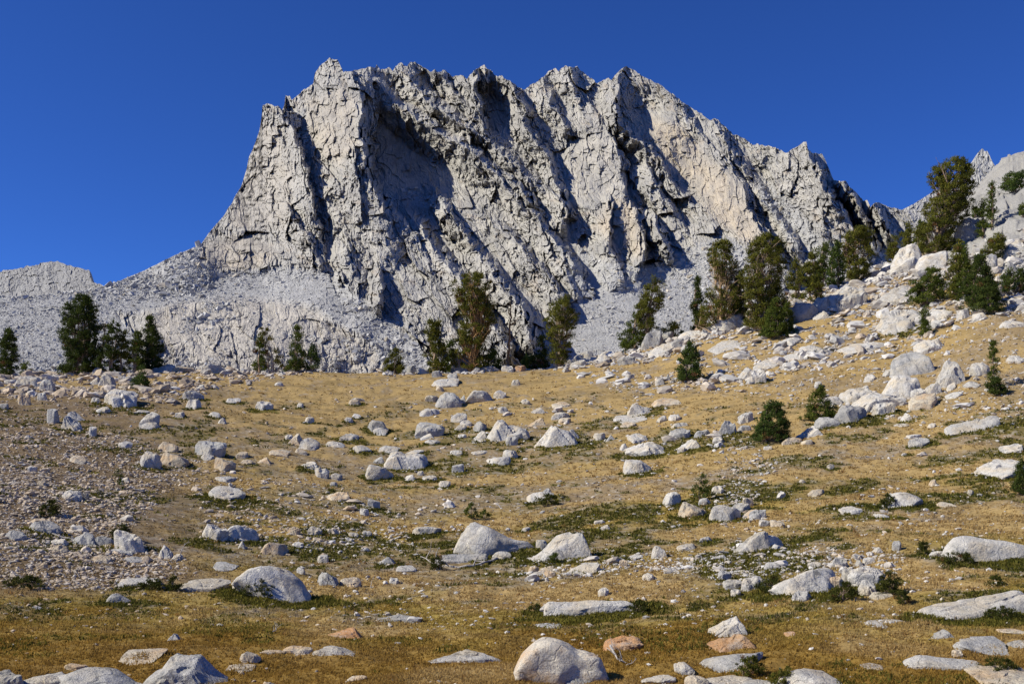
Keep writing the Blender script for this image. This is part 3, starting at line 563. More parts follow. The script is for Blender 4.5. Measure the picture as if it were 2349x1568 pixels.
# tile, centre x, foot y, width, height, kind, tone, extra, label
ROCKS = """
G 540 1500 860 430 d c prof=.25,.62,.8,.95,1,1,.96,.86,.72,.70,.66,.5,.2 dr=.7|huge rounded cream boulder with an orange stain standing at the bottom centre
G 700 1545 400 125 b g mat=0|rough grey rock half buried in grass against the foot of the huge cream boulder
E 1670 1560 760 290 b g prof=.05,.3,.45,.85,1,.97,.95,.97,.7,.4,.2,.05|tall grey speckled boulder with a square notch top, cut by the bottom edge
E 860 1600 1080 250 d g prof=.1,.4,.5,.7,.95,1,1,.95,.7,.4,.3,.1|broad grey speckled boulder at the bottom edge left of the notched one
E 690 1415 260 75 d t |small tan rock cap peeping over the back of the broad grey speckled boulder
E 470 1560 420 150 s p |cream sloping slab on the left side of the broad grey speckled boulder
E 90 1570 300 150 b g |dark bluish grey rock in the bottom left corner of the meadow
H 480 1500 640 175 d p prof=.1,.35,.7,.95,1,.9,.75,.55,.4,.2,.05 mat=0|domed white boulder split by a dark curved crack at the bottom edge
H 60 1500 260 75 s g |low grey slab between the grasses just left of the cracked white dome
H 2200 1490 560 120 s t |tan weathered ledge in the bottom right corner
G 2060 1400 640 150 d g prof=.1,.4,.75,.95,1,.95,.8,.7|long bluish grey hump of rock beside the willow bush
G 1650 1440 180 80 d p |small pale rock stuck to the left end of the bluish grey hump
G 1420 1520 330 85 s p |low flat whitish rock in tall grass near the bottom, right of the huge cream boulder
G 2050 1560 560 90 s p |thin straight pale slab lying along the bottom edge under the bluish hump
G 1760 1560 220 105 d t |small mossy tan lump lying at the end of the thin straight slab
G 2050 1245 460 155 w r skew=1 prof=.25,.4,.55,.75,.7,.85,1,.6,.05|orange rusty rock with a hooked peak, darkest orange of all
G 2040 1110 350 180 w p skew=1 prof=.1,.35,.5,.7,.85,1,.75,.3|pale leaning wedge rock with tan shaded foot just above the orange rock
G 1090 1235 370 105 s r prof=.2,.7,.95,1,1,.95,.9,.5|flat pinkish tan rock right behind the huge cream boulder
F 1930 1340 680 120 s p prof=.05,.3,.5,.75,1,.95,.8,.5,.15 dr=.5|long flat whitish slab tapering to its left end in rusty grass
F 770 1275 390 88 s p prof=.35,.7,.95,1,.9,.6,.3,.1|smooth white lozenge slab, the largest of the row at lower left centre
F 430 1255 260 75 s t |tan angular rock between the lozenge slab and the low flat one
F 200 1265 210 45 s t |low tan flat rock at the left end of the row beside the lozenge slab
F 850 1120 300 78 w r skew=1|small orange wedge rock with dark right side in brown grass
F 955 1500 190 48 s t |tan flat stone in rusty grass near the bottom edge left of the huge cream boulder
F 160 1560 120 60 d t |tan rounded stone cut by the bottom edge right of the notched grey boulder
E 2240 1345 190 82 d t |small yellow lichened dome in the brown grass right of the notched grey boulder
E 2150 1425 240 26 s t |thin flat tan stone in brown grass right of the notched grey boulder
E 1550 1145 140 75 t g |small grey pointed stone alone in the golden lower meadow
E 1250 1350 380 30 s t |long thin brown stone strip behind the broad grey speckled boulder
F 1290 970 440 65 s g prof=.05,.15,.3,.7,1,.9,.5,.1|low grey slab in a hollow of the golden lower meadow
G 430 1030 240 35 s g |thin grey flat stone just above the huge cream boulder
H 1670 1345 660 105 s p prof=.1,.6,1,.95,.8,.7,.6,.5,.4,.2 dr=.45|long cream slab with rusty top edge near the lower right corner
H 1050 1345 190 40 s t |small cream flat stone left of the long cream slab
H 2000 1215 440 95 s g prof=.6,1,.8,.7,.6,.5,.5,.4,.3|grey oblong rock with one knobbed end at the lower right
H 1770 1245 90 60 b t |small tan chunk leaning on the knobbed end of the grey oblong rock
H 2290 1160 150 40 s p |small pale rock at the right edge above the grey oblong rock
H 1640 1080 200 70 w g skew=1|grey spotted rock in brown grass below the long right ledge
H 1160 972 420 45 s p prof=.3,.9,1,.6,.4,.6,.7,.4|thin wavy white stone strip in golden grass left of the long right ledge
H 2250 1035 230 38 s t |low tan strip of rock at the right edge below the long ledge
H 345 1055 100 28 s r |tiny orange dark hollowed rock in the lower right meadow
H 1940 905 1020 190 s p prof=.05,.35,.55,.65,.7,.75,.85,.95,1,1 dr=.35 mat=.4|long pale ledge rising to the right frame edge in the lower right
G 790 905 880 140 s p prof=.5,1,.9,.85,.8,.85,.8,.75,.7,.65,.3 mat=.7 dr=.3|long white wall-like slab with shrubs along its foot below centre
H 470 690 640 200 d p prof=.3,.6,.8,.9,1,1,.95,.85,.6 mat=.6 dr=.6|big pinkish white outcrop of the cracked cluster at right, left half
H 1000 640 340 170 b p prof=.7,.95,1,1,.9,.8,.4 mat=.5 dr=.6|square white block at the right end of the cracked outcrop
H 740 650 120 110 b t |brownish block wedged in the cleft of the cracked outcrop
H 840 600 110 120 b p |narrow pale block between the cleft and the square white block
H 1000 712 160 115 s p |flat white slab lying before the square white block
H 1110 745 190 65 s t |thin tan flake with sharp point below the cracked outcrop
H 440 755 200 90 s p |pale tongue of rock running down from the cracked outcrop
H 770 470 150 90 b g skew=.1|dark grey block standing on top of the cracked outcrop
H 940 462 70 60 t g |small upright grey stone standing on the cracked outcrop
H 1015 447 100 52 d p |round cream stone behind the cracked outcrop, right of the upright grey one
H 545 470 120 48 d p |cream cobble heap stone lying on the left half of the cracked outcrop
H 180 480 150 50 d p |rounded cream stone in the stony band left of the cracked outcrop
H 40 640 190 90 b p |white block at the left of the shrubs of the cracked outcrop
G 2090 685 180 90 b p |flat-faced pale block left of the cracked outcrop
G 2250 690 200 110 b p |leaning pale block left of the cracked outcrop next to the flat-faced one
G 2010 610 120 85 b g |small dark sided cube rock above the flat-faced pale block
G 2110 745 90 60 s p |small white rock below the flat-faced pale block
H 2050 420 800 235 d p prof=.35,.9,1,.98,.92,.9,.85,.75,.6,.45 mat=.35 dr=.45|great smooth white whaleback rock at the right edge
H 1100 345 85 60 t p |small white pointed stone right of centre, left neighbour of a twin
H 1260 335 85 68 b g |small greyish twin stone beside the white pointed one
H 1600 375 140 58 s p |thin pale slanting stone left of the whaleback
H 130 305 340 140 b p prof=.3,.6,1,.9,.85,.8,.6,.3 mat=.6|white cracked knoll rock with shrubs at its foot right of centre
G 2260 350 330 175 b p prof=.2,.5,.8,1,1,.9 mat=.5|left shoulder of the white cracked knoll rock right of centre
H 125 112 100 50 d p |small white rock under the dark shadowed one right of centre
H 235 118 120 62 b t |small pinkish tan rock right of the dark shadowed one
D 60 1345 150 85 b g |dark shadowed rock right of the big white dome
C 2010 1415 280 165 d p prof=.5,.95,1,.95,.85,.7,.45 mat=.4|big white dome with a dark split, right of centre
C 2150 1345 190 90 s g |slanting grey slab leaning against the split white dome
C 1720 1375 270 130 b t prof=.75,1,.95,.8,.6,.4,.2 mat=.3|buff boulder left of the split white dome
C 1540 1270 160 115 d p mat=.5|roundish white boulder above left of the buff boulder
C 1825 1275 110 65 d p |small cream stone at the foot of the young sapling
C 2215 1280 100 75 b t |small tan block behind the split white dome
C 2260 1400 210 80 w t skew=1|tan wedge rock right of the split white dome
C 1945 1170 110 60 s p |pale flat stone right of the young sapling
C 360 1245 250 95 d p prof=.6,.9,1,1,.9,.6 mat=.4|smooth white oval boulder left of a leafy mat, centre of the meadow
C 415 1165 70 25 s g |little grey stone perched behind the smooth white oval boulder
C 1230 985 255 112 b p prof=.6,.95,1,1,.9,.6,.3 mat=.5|broad white boulder with green mat around, centre right of the meadow
C 1290 830 360 125 b p prof=.5,.7,.8,.9,1,.95,.6,.3 mat=.6|large jagged white boulder of the centre right group
C 1230 718 190 62 s p |flat white slab touching the back of the jagged white boulder
C 1110 785 70 70 t p |small sharp tooth rock at the left of the jagged white boulder
C 1690 785 210 90 w p skew=1 mat=.5|white wedge boulder with split right of the jagged white one
C 1610 670 200 85 b g mat=.4|grey white fractured rock above the white wedge boulder
C 1805 665 150 65 d g |rounded grey boulder right of the fractured rock
C 1540 700 100 35 s p |small white flat stone below the fractured grey rock
C 1945 715 100 46 s p |small white flat stone right of the white wedge boulder
C 1625 800 80 38 s p |small white flake in the green mat below the white wedge boulder
C 2035 640 175 125 b g mat=.3|grey blocky boulder broken in squares left of the bushy double pine
C 2200 540 140 85 b p |cream block behind the grey blocky boulder
C 2190 610 120 50 d g |dark low rock between the grey blocky boulder and the double pine
C 510 755 420 210 t p prof=.2,.45,.7,1,.95,.8,.75,.55,.3 mat=.6|tallest peaked white boulder of the centre group
C 660 690 130 95 w p skew=-1|pale side rock behind the right flank of the tallest peaked boulder
C 120 690 300 150 b p prof=.7,.9,.8,.7,.7,.75,.6,.3 mat=.2|broad white boulder left of the tallest peaked one
B 2250 700 260 200 t p prof=.3,.6,.9,1,.8,.6,.5|steep white boulder joined to the left of the broad white one
B 2060 690 130 75 w p |small white wedge at the left foot of the steep white boulder
B 2060 615 130 100 d g mat=.4|round grey boulder cracked across, left of the steep white one
C 105 735 110 75 b g |small grey rock before the broad white centre boulder
C 890 695 110 70 d p mat=.3|small white mound right of the tallest peaked boulder, left of a pair
C 985 695 90 60 t g mat=.3|small grey pyramid right of the tallest peaked boulder, right of a pair
C 90 855 145 85 d p mat=.3|white egg shaped rock under the broad white centre boulder
C 40 915 120 72 d g mat=.3|grey round rock under the white egg shaped rock
C 320 570 180 85 w t skew=1|tan lichened wedge rock above the centre group
C 335 455 140 62 w p skew=1|small white rock on the straw slope above the centre group
C 540 500 170 68 d p |small rounded white rock pair above the tallest peaked boulder
C 580 535 115 38 s t |thin tan stone below the small rounded white pair
C 545 392 170 50 s t |long low tan rock on the straw slope above the centre group
C 230 375 80 40 d p |small cream stone left of the long low tan rock
C 1250 465 240 105 w p skew=-1 prof=.3,.9,1,.75,.5,.35,.15 mat=.4|peaked white rock sloping right on the upper right straw slope
C 1480 385 260 66 s t prof=.4,1,.8,.6,.4,.2|long flat sandy slab on the upper right straw slope
C 1150 535 320 48 s p prof=.6,.8,.7,.5,.4,.3|very long thin sandy stone above the jagged white boulder
C 1145 575 155 42 s t |thin brown edged stone under the very long thin one
C 1450 530 90 42 d p |small cream oval stone right of the very long thin one
C 1600 570 150 46 s p |flat white stone in green mat right of the cream oval
C 1560 520 110 44 s p |flat pale stone just above the one in green mat
C 1500 160 50 60 t g |small upright stone with dark side near the conical green pine
C 1430 205 90 55 d p |small white stone left of the upright one near the conical green pine
C 1160 140 90 42 d p |small split white stone on the upper straw slope centre right
C 140 205 75 45 d p |small white stone on the upper straw slope near the centre
C 2185 155 150 105 w p skew=1|white split boulder half left of a pair right of the conical pine
C 2300 185 150 130 b p mat=.4|white angular boulder right of a pair right of the conical pine
B 1780 400 250 145 d g prof=.4,.8,1,1,.95,.7,.3|large rounded grey white boulder with a black crack on the upper slope
B 1625 350 120 60 b t |buff flank rock at the left of the cracked grey white boulder
B 1895 375 75 80 w g |grey split-off slice at the right of the cracked grey white boulder
B 2050 355 250 112 d p prof=.2,.6,.95,1,.9,.7,.4|low white dome right of the cracked grey white boulder
B 2235 315 120 75 d p |small cream boulder right of the low white dome
B 1745 215 250 62 s p prof=.5,.9,1,.95,.85,.6|overhanging flat white rock with dark underside on the upper slope
B 1675 130 100 58 d g |grey round rock above the overhanging flat one
B 1810 142 95 32 s g |low dark stone right of the grey round rock on the upper slope
B 1700 260 80 45 d t |buff stone between the overhanging rock and the cracked boulder
B 1610 470 180 65 s p |flat pinkish stone below the cracked grey white boulder
B 1870 525 150 50 s p |flat cream stone left above the round cracked grey boulder
B 1930 565 110 45 s p |smaller flat cream stone under its larger twin
B 2265 455 95 52 d g |small round grey rock above the steep white boulder
B 1610 665 270 120 b g prof=.6,.9,.95,1,1,.9,.7|cleft grey white boulder with dark right side left of the centre group
B 1580 695 150 48 w p |white flat rock at the foot of the cleft boulder
B 1635 730 150 40 s p mat=.5|small white stone ringed in green under the cleft boulder
B 1900 670 80 38 d p |small white round stone right of the cleft boulder
B 2045 720 140 24 s p |thin white strip stone at the foot of the steep white boulder
B 1890 610 95 34 s p mat=.5|small white slab in green between cleft and round cracked boulders
B 1135 615 180 105 d g skew=.4 mat=.6|leaning grey boulder in a green mat left of the cleft boulder
B 1170 648 140 58 d p |low white dome in front of the leaning grey boulder
B 890 690 160 48 s p mat=1|flat white stone in a thick green mat left of centre
B 770 758 175 44 s p |smooth white lens rock below the flat one in thick green mat
B 1000 800 185 58 d p mat=.6|long white lump with grey end right of the lens rock
B 1245 805 190 55 s p mat=.2|white flat topped rock right of the long white lump
B 1475 825 175 42 s p mat=.5|thin white slab right of the white flat topped rock
B 1400 962 390 165 b p prof=.35,.8,.95,.9,.8,.75,.8,.7,.4 mat=.4|large low white boulder with mottled grey back at the left centre
B 1150 905 110 75 w g |grey chip at the left end of the large low white boulder
B 1160 1042 260 135 d p prof=.5,.9,1,.95,.85,.6,.3 mat=.4|broad flat-topped cream boulder before the large low white one
B 420 742 160 110 w t skew=-1 prof=.1,.45,.8,1,.7,.5|tilted brownish slab standing behind a white rock, left centre
B 525 782 190 92 b p prof=.4,.85,1,.9,.7,.4|white angular rock leaning on the tilted brownish slab
B 350 685 80 40 s p |small white chip left of the tilted brownish slab
B 260 828 190 42 s t |thin tapering tan stone below the tilted brownish slab
B 460 818 110 34 s t |small flat tan stone next to the thin tapering one
B 120 895 120 45 w t |small pale tan wedge at left centre
B 535 955 170 72 w p skew=1 mat=.5|white slanted boulder below the angular pair, left centre
B 640 1035 130 75 b p |cream boulder right below the white slanted one
B 775 1048 110 50 s p |white flat rock right of the cream boulder
B 750 1105 70 42 d p mat=.4|small white round stone under the white flat rock
B 1425 1055 105 56 w p mat=.4|white triangular rock right of the broad flat-topped cream boulder
B 1605 1052 140 38 s p mat=.3|thin cream slab right of the white triangular rock
B 1525 1015 55 36 d p |small cream stone above the thin cream slab
B 1860 978 110 65 b g mat=.4|grey white rock with dark right side in the centre of the meadow
B 1845 820 115 32 s p mat=.4|thin white stone in green left of the white egg rock
B 2050 818 160 36 s p |long thin white stone left of the white egg rock
B 2225 910 230 72 d p mat=.2|wide low cream boulder left of the white egg rock
B 1740 1118 110 45 s p mat=.7|small white stone in a wide green mat at centre
B 790 1232 230 85 s t prof=.3,.7,.9,1,.9,.8|flat grey tan outcrop slab with cracks, left of centre
B 1110 1300 110 75 b p mat=.3|pitted cream rock right of the flat cracked outcrop slab
B 1015 1365 90 65 s p yaw=-.5|tilted cream slab stone below the flat cracked outcrop slab
B 130 420 165 75 b p mat=.6|white lumpy rock with green mat, upper left of centre
B 535 545 90 55 d p mat=.5|small white boulder above the tilted brownish slab
B 935 382 115 52 d t mat=.5|small round buff rock in a green ring on the upper slope
B 970 340 120 38 s p |flat white stone just behind the round buff rock
B 450 402 60 36 d p mat=.5|very small white rock in green on the upper left slope
B 955 498 85 30 d p mat=.4|small white stone in green under the round buff rock, right one
B 885 530 75 34 d p mat=.3|small white stone in green under the round buff rock, left one
B 260 208 80 38 d p |small whitish stone alone on the upper left straw slope
A 1070 395 330 145 b p prof=.4,.85,.95,1,.95,.8,.5 mat=.5|large smooth white boulder in green mat, upper left
A 855 360 85 52 b p mat=.3|small white chip left of the large smooth white boulder, upper left
A 945 215 165 125 t p prof=.4,.85,1,.9,.75,.5|upright white boulder near the small round bush, upper left
A 840 195 110 70 w p |flat pale rock leaning behind the upright white boulder
A 1130 172 130 65 b p mat=.3|white rock left of the small round bush, upper left
A 1120 235 120 42 s t |tan flat stone just below the small round bush
A 1040 120 95 38 s p |flat white rock behind the upright white boulder, upper left
A 1480 85 240 90 b p prof=.4,.6,.8,1,.8,.5 mat=.5|angular white boulder on the crest left, with dark right face
A 1920 95 220 95 d p prof=.3,.7,1,.9,.6,.4 mat=.3|broad white boulder on the crest left
A 2120 100 190 30 s p |flat white slab before the broad white crest boulder
A 1660 55 190 65 d t |brown sided domed boulder on the crest between two white ones
A 890 80 120 72 d p |white rounded boulder at the foot of the tall dense pine
A 270 230 250 110 b p prof=.5,.9,1,.95,.9,.6,.3 mat=.3|big flat white and brown boulder with overhang at the upper left edge
A 430 250 130 115 b g prof=.8,1,.9,.5|dark undercut block joined to the flat white and brown boulder
A 95 185 110 38 s p |low white slab left of the big flat white and brown boulder
A 110 120 150 55 s p |pale rectangular rock on the crest near the left edge
A 470 155 120 50 b p |small grey white rock on the crest right of the flat white and brown boulder
A 625 90 100 55 d p |small white rock on the crest left of the tall pine's foot
A 220 385 120 95 b t skew=.2|brownish ribbed rock on the left scree
A 380 335 85 65 b p |small white split rock on the left scree edge
A 475 540 110 120 b g skew=.2|grey layered standing slab on the left scree
A 650 615 210 140 w p skew=-1 prof=.6,1,.9,.7,.5,.2 mat=.6 yaw=-.2|white slanting boulder with dark lower right side on the left scree
A 670 520 190 88 w p skew=-1 mat=.3|white slab boulder just behind the slanting one
A 830 655 70 75 b p mat=.4|small white broken block in the mat below the slanting boulder
A 1340 600 180 75 d p mat=.4|low white front rock under the tall angular grey one, left
A 1345 560 170 110 b p prof=.3,.8,1,1,.9|tall angular grey white boulder, left of centre upper slope
A 40 420 80 50 b p mat=.3|small white block at the left frame edge on the slope
A 1730 325 190 90 b g prof=.4,.8,1,.95,.7,.4 mat=.3|spotted grey boulder on the upper slope left
A 1735 415 135 95 d p mat=.4|smooth white boulder directly before the spotted grey one
A 1785 245 105 50 w p |small white wedge above the spotted grey boulder
A 1925 490 110 48 d p mat=.6|small white oval rock below the smooth white boulder
A 1985 545 75 55 t p |small white tooth rock right below the white oval
A 1610 490 85 48 b p mat=.4|small white rock in green left of the white oval
A 930 445 130 55 s p mat=.3|flat white rock below the large smooth white boulder, upper left
A 1260 455 140 28 s p mat=.4|thin white slab above the tall angular grey white boulder
A 2090 362 130 34 s p mat=.5|thin white rock with green rim on the upper slope
A 1510 800 190 85 d t |rough domed tan grey rock behind two big ones, left
A 1350 945 180 150 d p prof=.6,.95,1,.85,.6 mat=.7 skew=-.3|white rounded boulder with green mat, left one of three
A 1560 935 290 140 d t prof=.5,.85,1,.95,.9,.8,.5 mat=.3|wide cream grey boulder, right one of three
A 1880 835 280 130 b g prof=.8,1,1,.98,1,.95,.9 dr=.6|square grey block with flat bright top like a box
A 1855 875 120 50 s p |small white stone before the square box-like block
A 2005 970 190 100 d t prof=.6,.95,1,.9,.8,.5|round cream boulder below the square box-like block
A 2010 1060 180 42 s p |thin white slab below the round cream boulder
A 2170 855 110 40 s t |flat tan stone right of the square box-like block
A 2210 905 110 30 s t |thin tan stone right of the round cream boulder
A 2020 1230 330 92 s p prof=.5,.9,1,.95,.9,.85,.6 mat=1|flat topped white rock with thick green collar, left
A 700 900 150 38 s t |flat brown plate on the left scree
A 640 1235 170 72 s p |whitish oblong stone on the lower left scree
A 760 1225 80 65 b t |brown block next to the whitish oblong stone
A 400 1535 260 105 b g prof=.5,.9,1,.9,.7 mat=.3|grey boulder under tangled dead twigs at lower left
A 1110 1065 100 42 w p |small pale wedge on the left scree under a seedling
A 295 975 75 45 b p |small pale block on the left scree, west of the brown plate
A 380 1095 80 42 s t |small pale plate on the left scree under the brown plate
E 740 300 290 110 w g skew=1 prof=.1,.5,.8,1,.9,.75,.5|flat grey wedge boulder with sharp left tip, lower left
E 930 290 190 85 d g |grey round-backed boulder between the sharp wedge and the tall slab
E 1150 365 310 190 b p prof=.9,.95,.85,.8,.85,.8,.75 dr=.5|tall white upright slab boulder at lower left
E 1090 375 220 70 s p |pale shelf slab in front of the tall white upright slab
E 1475 415 145 135 t p skew=.2 prof=.5,1,.9,.7,.5|small pyramid boulder with black right side, lower left
E 1590 425 100 30 s p |small white slab right of the pyramid boulder with black side
E 150 250 200 85 d g |grey dome rock at the left edge of the lower scree
E 520 290 170 62 w p |small white wedge left of the sharp grey wedge boulder
E 540 355 150 65 s t |orange tinted flat rock on the lower left scree
E 900 445 170 45 s t |thin overhanging plate on the lower left scree
E 1190 450 180 45 s g |bluish low slab right of the thin overhanging plate
E 370 500 90 50 b t |small dark tan block on the lower left scree
E 1270 665 410 62 s p prof=.6,.9,1,1,1,1,.8 mat=.3 dr=.4|long flat white pavement slab at lower left
E 1830 700 470 112 s p prof=.2,.7,.9,.95,1,1,.9,.8 dr=.5|large flat white slab left of the great split boulder
E 1055 800 280 95 d g prof=.2,.7,1,.8,.5,.2 mat=.5|small grey hump with dark clefts in the golden grass, lower left
E 340 865 90 28 s g |tiny flat grey stone in the lower left meadow
E 2010 525 220 44 s g |thin grey flat rock behind the large flat white slab
E 1925 250 240 140 b p prof=.6,1,.95,.9,.8,.7|squarish white boulder, left one of the twin boulders
E 2170 245 270 145 d p prof=.5,.9,1,.95,.8,.5|rounded white boulder with dark foot, right one of the twin boulders
E 2165 325 70 70 t p |small white chip stone below the twin boulders
F 200 760 730 290 d p prof=.25,.6,.85,.98,1,.95,.85,.7,.45,.1 mat=.35 dr=.6|great grey white boulder with smooth flank and dark split face, lower left centre
F 690 650 200 120 t g prof=.5,.8,1,.7,.4|angular grey boulder right of the great split-faced boulder
F 455 545 80 55 d p |small cream stone above the great split-faced boulder
F 900 665 190 72 s t |flat cream rock with a bleached stick right of the angular grey boulder
F 215 370 230 115 d t prof=.7,1,.95,.9,.8,.5|cream tan boulder right below the twin boulders
F 655 448 105 62 d p |white rounded stone among the small stones of the lower slope
F 395 195 120 68 b t |cream stone above the cream tan boulder
F 585 200 130 72 b p |white stone right above the cream tan boulder
F 430 310 100 42 s p |small white plate right of the cream tan boulder
F 610 255 95 34 s t |small tan plate above the white rounded stone
F 885 262 90 34 s p |small white plate on the lower slope, centre left
F 925 220 100 28 s p |thin white plate above its twin on the lower slope, centre left
F 1050 205 90 40 b p mat=.4|small white stone beside green mat on the lower slope
F 1225 470 170 80 t g mat=.1|grey blunt pyramid stone in the meadow left of the largest boulder
F 1290 635 90 42 s p |small white slab below the grey blunt pyramid stone
F 1585 185 270 72 s p prof=.5,1,1,.9,.7,.4 mat=.5|flat white rock with green skirt left of the largest boulder
F 2180 375 760 335 d p prof=.2,.75,.95,1,.93,.85,.7,.55,.42,.35,.3,.1 mat=.3 dr=.6|largest white granite boulder in the meadow with cracks and a shrub on top
F 1890 450 480 68 s g prof=.6,1,.95,.9,.85,.85,.7 dr=.3|long low grey curb of rock in front of the largest boulder
F 2250 420 180 82 d p |pair of cream rounds at the right end of the grey curb
F 1400 520 180 30 s p |thin white stone near the fallen log
G 500 415 640 240 w p skew=1 prof=.03,.1,.2,.5,.8,.92,.9,1,.55 dr=.4 mat=.1|white ramp shaped boulder rising to a jagged right peak at centre
G 370 325 100 82 b p |small cream rock between the largest boulder and the ramp shaped one
G 235 170 90 42 d p mat=.5|small white dome in green above the ramp shaped boulder
G 1425 415 150 110 t p prof=.4,1,.95,.7,.5|white pyramid stone right of the ramp shaped boulder
G 1670 330 165 48 s p |thin white tilted slab above the stone band
G 1840 265 130 48 d p mat=.7|white dome ringed in green left of the cracked knoll
G 1940 420 190 52 w g skew=1|grey and white wedge left of the cracked knoll
G 1215 415 130 28 s p |flat white stone left of the white pyramid stone
G 1105 480 75 52 b t |small cream block left below the white pyramid stone
G 1530 540 150 42 s p |flat cream stone in the stony band right of centre
G 300 535 100 66 d t |cream rounded rock at the left end of the flat broken row
G 420 530 130 45 s t |low tan stone next to the cream rounded rock of the flat row
G 330 570 150 42 s p |long flat cream stone in front of the broken row
G 440 582 100 55 b t |dark sided tan block in front of the broken row
G 750 550 300 95 s p yaw=.25 prof=.1,.3,.5,.7,.85,1|long white splintered slab slanting up to the right
G 930 160 120 55 w p mat=.6|white wedge with dark right side in green hollow, centre
G 890 98 100 30 s p |thin white rock above the wedge in the green hollow
G 925 745 100 55 s p |small white cracked slab above the wall-like slab
G 1330 605 110 52 s p yaw=.3|small white tilted slab in the stony band
D 2150 975 380 150 s p yaw=.3 prof=.3,.6,.8,.9,1,.95,.8 mat=.4|white slab boulder slanting up right near the right frame edge
D 2260 775 220 72 s p prof=.4,.8,1,1 mat=.3|low grey white slab at the right frame edge above the slanting one
D 1300 1240 370 150 d p prof=.2,.6,.9,1,1,.9,.7,.4 mat=.3|big smooth white dome in the right part of the meadow
D 570 1142 150 60 d t |small cream oval stone left of the big smooth white dome
D 1575 1058 70 45 d t |small tan round stone above right of the big smooth white dome
D 1890 1130 65 38 d t |small tan cone stone right of the big smooth white dome
D 1670 1242 160 44 s t |flat grey tan rock right of the big smooth white dome
D 860 1300 190 60 s p prof=.5,.8,1,.8|white broken flat rock left below the big smooth white dome
D 1120 1335 130 52 s p mat=.4|white slanting flat rock just below the big smooth white dome
D 1910 585 470 90 s p prof=.4,.6,.6,.7,.75,.8,1,.9 mat=.4 dr=.3|long white slab with an orange spot at the right
D 1440 718 180 75 b g mat=.5|small grey and white broken boulder at the right
D 1400 640 130 32 s p |thin white slab just behind the small broken boulder at right
D 1330 510 120 55 w p mat=.4|small white wedge in green, right middle slope
D 1295 560 140 24 s p |thin white strip under the small wedge in green
D 1320 795 50 25 d p mat=.5|tiny white dot stone in the wide green mat at right
D 690 910 70 38 d p mat=.4|small white rock with green ring right of centre
D 445 1035 60 34 d p |small round white stone right of the sapling
D 1560 560 75 32 d p |small pale stone left of the long slab with orange spot
D 1480 410 270 110 d t prof=.4,.75,.95,1,.9,.7|cream domed boulder at right of the white pavement group
D 860 510 300 150 d g prof=.5,.9,1,.95,.8,.7,.4 mat=.5|dark cracked boulder with flat crown below the pavement group
D 1110 405 440 140 s p prof=.2,.6,.9,1,.95,.8,.6,.5 dr=.6|wide cream slab in the middle of the pavement group
D 1145 445 180 105 b p mat=.3|cracked white corner block below the wide cream slab
D 900 340 240 120 s p prof=.3,.8,1,.9,.8|white sloping slab at the left of the pavement group
D 1300 315 320 185 b p prof=.3,.7,1,1,.9,.6|tall pale slab face at the head of the pavement group
D 1560 265 140 95 d p |rounded white boulder right of the tall pale slab face
D 1440 290 120 75 b p |small white block between the tall slab face and the round one
D 1700 210 250 205 w p skew=1 prof=.15,.5,.85,1,.9,.8,.5|ridge backed grey white boulder right of the perched one
D 1370 110 360 175 d g prof=.5,.85,1,1,1,.9,.6 dr=.7|big dark grey perched boulder overhanging on the right slope
D 1730 235 90 45 d p |small white stone below the ridge backed boulder
D 1910 220 130 48 s p |flat white stone right of the ridge backed boulder
D 1750 300 150 48 s p yaw=.3|thin slanted white stone below the ridge backed boulder
D 1960 105 150 105 b p |white blocks by the thin spindly pine on the right slope
D 700 365 180 75 d p |white boulder right behind the broad bush, right of the double pine
D 650 560 210 85 b g prof=.4,.8,1,.9,.5 mat=.3|grey faceted boulder below the broad bush
D 510 650 200 80 w p skew=1|white flat wedge right of the double pine's foot
D 350 705 180 65 d t |cream boulder below the double pine
D 490 705 100 40 d t |smaller cream stone right of the cream boulder below the double pine
D 150 745 70 35 b p |tiny white cube left of the cream boulder below the double pine
D 585 215 65 48 d p |small white stone above the broad bush
D 1020 170 110 60 s p |thin dark edged slab left of the tall pale slab face
D 1190 115 110 52 d p |cream stone at the foot of the perched grey boulder
I 1030 1010 370 145 d p prof=.55,.9,1,1,1,.95,.6 dr=.7|long bulky white boulder before the dark pines on the right crest
I 1300 995 135 90 w p |small bright pointed boulder right of the long bulky one
I 445 1130 210 150 d g prof=.8,1,1,.95,.7|dark topped round grey boulder at the foot of the leaning tree
I 560 1035 130 80 d g |shaded grey rock behind the dark topped round boulder
I 1700 900 230 165 d g prof=.6,.9,1,.95,.8,.6|black shadowed boulder under the trees on the right crest
I 1850 840 160 150 d p |white boulder right of the black shadowed one
I 2010 810 260 165 b p prof=.4,.7,.9,1,1|large plain grey white boulder on the right crest
I 540 1190 270 85 s p |white flat rocks before the round grey boulder on the crest
I 760 1070 190 70 s p |white slab rock pile middle of the right crest
I 650 1140 110 95 b g |grey corner block in the crest pile
I 220 1275 160 62 b g |flat grey block at the foot of the crest pile
I 1030 1165 250 55 s p yaw=.2|long white slab slanting on the slope right of the conical pine
I 1595 1120 170 55 d p |white stone group below the young front pine
I 1780 1180 190 60 s p mat=.3|oval white flat stone below the young front pine, right
I 1380 1310 200 62 s p yaw=-.25|white tapering slab above the split pair
I 1650 1230 210 36 s p |long low cream strip above the split pair
I 1850 895 130 60 w p |white wedge below the large plain boulder on the right crest
I 60 1190 160 60 d p |rounded white rock in the crest rubble left of the leaning tree
L 1160 1058 160 140 b g prof=.7,1,1,.95,.85,.6 dr=.7|tall grooved grey boulder standing alone on the crest under the twisted pine
L 905 1040 110 55 d p |white rounded rock left of the tall grooved boulder
L 600 1060 60 90 t p |white upright rock hidden behind the small dark pine on the crest
L 805 1045 80 60 d g |grey rounded rock between the small dark pine and the grooved boulder
